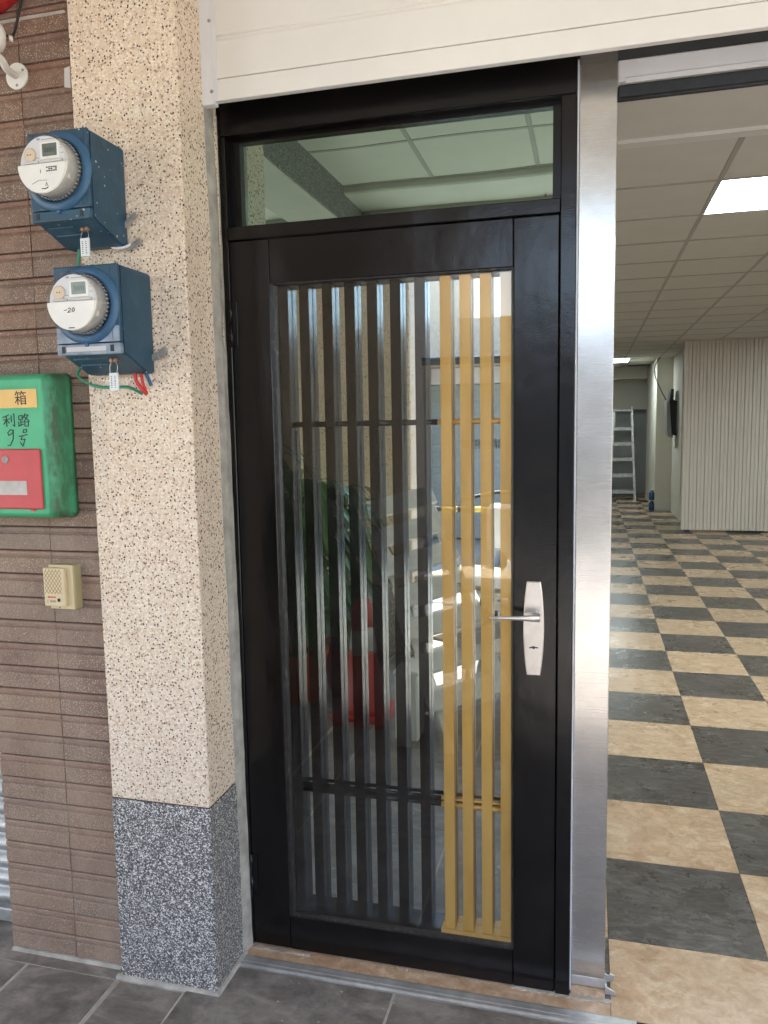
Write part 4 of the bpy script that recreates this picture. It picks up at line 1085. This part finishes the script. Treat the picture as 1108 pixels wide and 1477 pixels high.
# cone
cn = thing('traffic_cone', 'red traffic cone with a white band standing by the column', 'traffic cone', (-1.19, -1.86, 0))
b = B(); bx(b, -1.35, -1.03, -2.02, -1.70, .0, .028, .008); obj('base', b, M['conered'], cn)
b = B(); lathe(b, (-1.19, -1.86, .028), (0, 0, 1), [(.135, 0), (.122, .03), (.086, .345)], 24); lathe(b, (-1.19, -1.86, .028), (0, 0, 1), [(.0705, .475), (.034, .62), (.026, .63)], 24); obj('body', b, M['conered'], cn)
b = B(); lathe(b, (-1.19, -1.86, .028), (0, 0, 1), [(.0865, .345), (.071, .475)], 24); obj('band', b, M['conewhite'], cn)
# potted plants
def plant(label, x, y, pot, h, n, sp, seed):
    rnd = random.Random(seed)
    t = thing('potted_plant', label, 'plant', (x, y, 0), 'potted plants by the street column')
    b = B(); lathe(b, (x, y, 0), (0, 0, 1), [(.10, 0), (.135, .26), (.145, .262), (.145, .295), (.125, .295), (.12, .26)], 20); obj('pot', b, M[pot], t)
    b = B(); cyl(b, (x, y, .24), (x, y, .262), .12, n=16); obj('soil', b, M['soil'], t)
    b = B()
    for i in range(5):
        a = rnd.uniform(0, 6.28); tube(b, [(x+.04*math.cos(a), y+.04*math.sin(a), .25), (x+.06*math.cos(a), y+.06*math.sin(a), h*.5), (x+.12*math.cos(a), y+.12*math.sin(a), h*.86)], .008, 6)
    obj('stem', b, M['stem'], t)
    b = B()
    for i in range(n):
        a = rnd.uniform(0, 6.28); z = rnd.uniform(.35, 1)*h; L = rnd.uniform(.18, .34)*sp; w = rnd.uniform(.018, .04)*sp
        r0_ = rnd.uniform(.02, .10); d = Vector((math.cos(a), math.sin(a), 0)); s = Vector((-d.y, d.x, 0)); up = rnd.uniform(.1, .8)
        p = Vector((x, y, z))+d*r0_; prev = None
        for k in range(5):
            u = k/4; c = p + d*L*u + Vector((0, 0, L*(up*u-1.15*u*u))); ww = w*math.sin(math.pi*min(.97, .1+.87*u))
            cur = (b.verts.new(c-s*ww), b.verts.new(c+Vector((0, 0, -.004))), b.verts.new(c+s*ww))
            if prev: b.faces.new((prev[0], prev[1], cur[1], cur[0])); b.faces.new((prev[1], prev[2], cur[2], cur[1]))
            prev = cur
    obj('foliage', b, M['leaf'], t)
plant('tall leafy plant in an orange pot by the street column', -1.62, -2.05, 'terracotta', 1.35, 150, 1.1, 3)
plant('bushy green plant in a red pot beside the traffic cone', -1.44, -2.25, 'redpot', 1.25, 140, 1.0, 5)
plant('green plant in an orange pot outermost from the column', -2.02, -2.3, 'terracotta', 1.5, 130, 1.2, 8)
# leaning slatted timber rack
rk = thing('slatted_rack', 'weathered white slatted timber rack leaning aslant near the table', 'rack', (-.74, -1.75, .2))
mt = Matrix.Translation((-.865, -2.08, .68)) @ Matrix.Rotation(rad(-24), 4, 'Z') @ Matrix.Rotation(rad(-13), 4, 'Y') @ Matrix.Rotation(rad(42), 4, 'X') @ Matrix.Scale(1.08, 4)
def rbox(name, m, *d):
    b = B(); bx(b, *d, bev=.003); bmesh.ops.transform(b, matrix=mt, verts=b.verts[:]); return obj(name, b, M[m], rk)
for k in range(7): rbox('slat', 'timber', -.20, .20, .02, .045, .54-.19*k-.060, .54-.19*k+.060)
for x in (-.165, .165): rbox('rail', 'timber', x-.022, x+.022, -.03, .019, -.90, .62)
# table
tbm = Matrix.Translation((-.62, -2.32, 0)) @ Matrix.Rotation(rad(28), 4, 'Z')
tb = thing('work_table', 'small pale plywood table with a lower shelf in the arcade', 'table', (-.58, -2.10, 0))
def tbox(name, m, *d):
    b = B(); bx(b, *d, bev=.004); bmesh.ops.transform(b, matrix=tbm, verts=b.verts[:]); return obj(name, b, M[m], tb)
tbox('tabletop', 'wood', -.28, .42, -.26, .26, .685, .712); tbox('shelf', 'wood', -.25, .39, -.23, .23, .34, .36)
for x in (-.25, .36):
    for y in (-.23, .20): tbox('leg', 'alumdull', x, x+.03, y, y+.03, 0, .684)
b = B(); beam(b, (-.70, -1.84, .44), (-.30, -1.72, .60), .12, .06); bmesh.ops.bevel(b, geom=b.edges[:], offset=.02, segments=2, affect='EDGES')
tag(obj('rolled_sheet', b, M['whitebar']), 'pale roll leaning against the edge of the plywood table', 'roll')
bxw = thing('storage_box', 'upright white plastic box on the paving near the slatted rack', 'box', (-.88, -1.55, 0))
box('body', M['white'], bxw, -.94, -.82, -1.75, -1.52, 0, .34, bev=.01); box('lid', M['white'], bxw, -.945, -.815, -1.755, -1.515, .341, .365, bev=.006)
# scooter at the kerb, tail towards the shop
st = thing('parked_scooter', 'parked scooter with black seat, red tail lamp and white plate', 'scooter', (-.66, -3.3, -.0))
b = B(); lathe(b, (-.665, -3.00, .60), (0, -1, .03), [(.02, -.16), (.07, -.12), (.085, 0), (.10, .15), (.11, .35), (.09, .5), (.02, .55)], 18); bmesh.ops.scale(b, vec=(1, 1, .8), space=Matrix.Translation((0, 0, -.62)), verts=b.verts[:]); obj('seat', b, M['helmet'], st)
b = B(); lathe(b, (-.63, -2.98, .50), (0, -1, .0), [(.05, -.06), (.11, 0), (.13, .3), (.12, .6), (.05, .7)], 16); obj('body', b, M['plate'], st)
b = B(); bx(b, -.665, -.545, -2.93, -2.90, .505, .56, .01); obj('tail_light', b, M['taillight'], st)
b = B(); bx(b, -.67, -.53, -2.92, -2.91, .36, .46, .004); obj('licence_plate', b, M['plate'], st)
for yy in (-3.1, -4.15):
    b = B(); lathe(b, (-.66, yy, .24), (1, 0, 0), [(.12, -.045), (.21, -.05), (.245, -.02), (.245, .02), (.21, .05), (.12, .045)], 24, caps=False); w_ = obj('wheel', b, M['rubber'], st)
    b = B(); lathe(b, (-.66, yy, .24), (1, 0, 0), [(.13, -.02), (.13, .02)], 20); obj('rim', b, M['alum'], w_)
b = B(); bx(b, -.80, -.52, -4.2, -3.7, .22, .30, .03); bx(b, -.80, -.52, -4.2, -4.1, .3, .95, .03); obj('front_shield', b, M['plate'], st)
b = B(); tube(b, [(-.98, -3.95, 1.0), (-.66, -4.08, 1.05), (-.34, -3.95, 1.0)], .015); obj('handlebar', b, M['ink'], st)
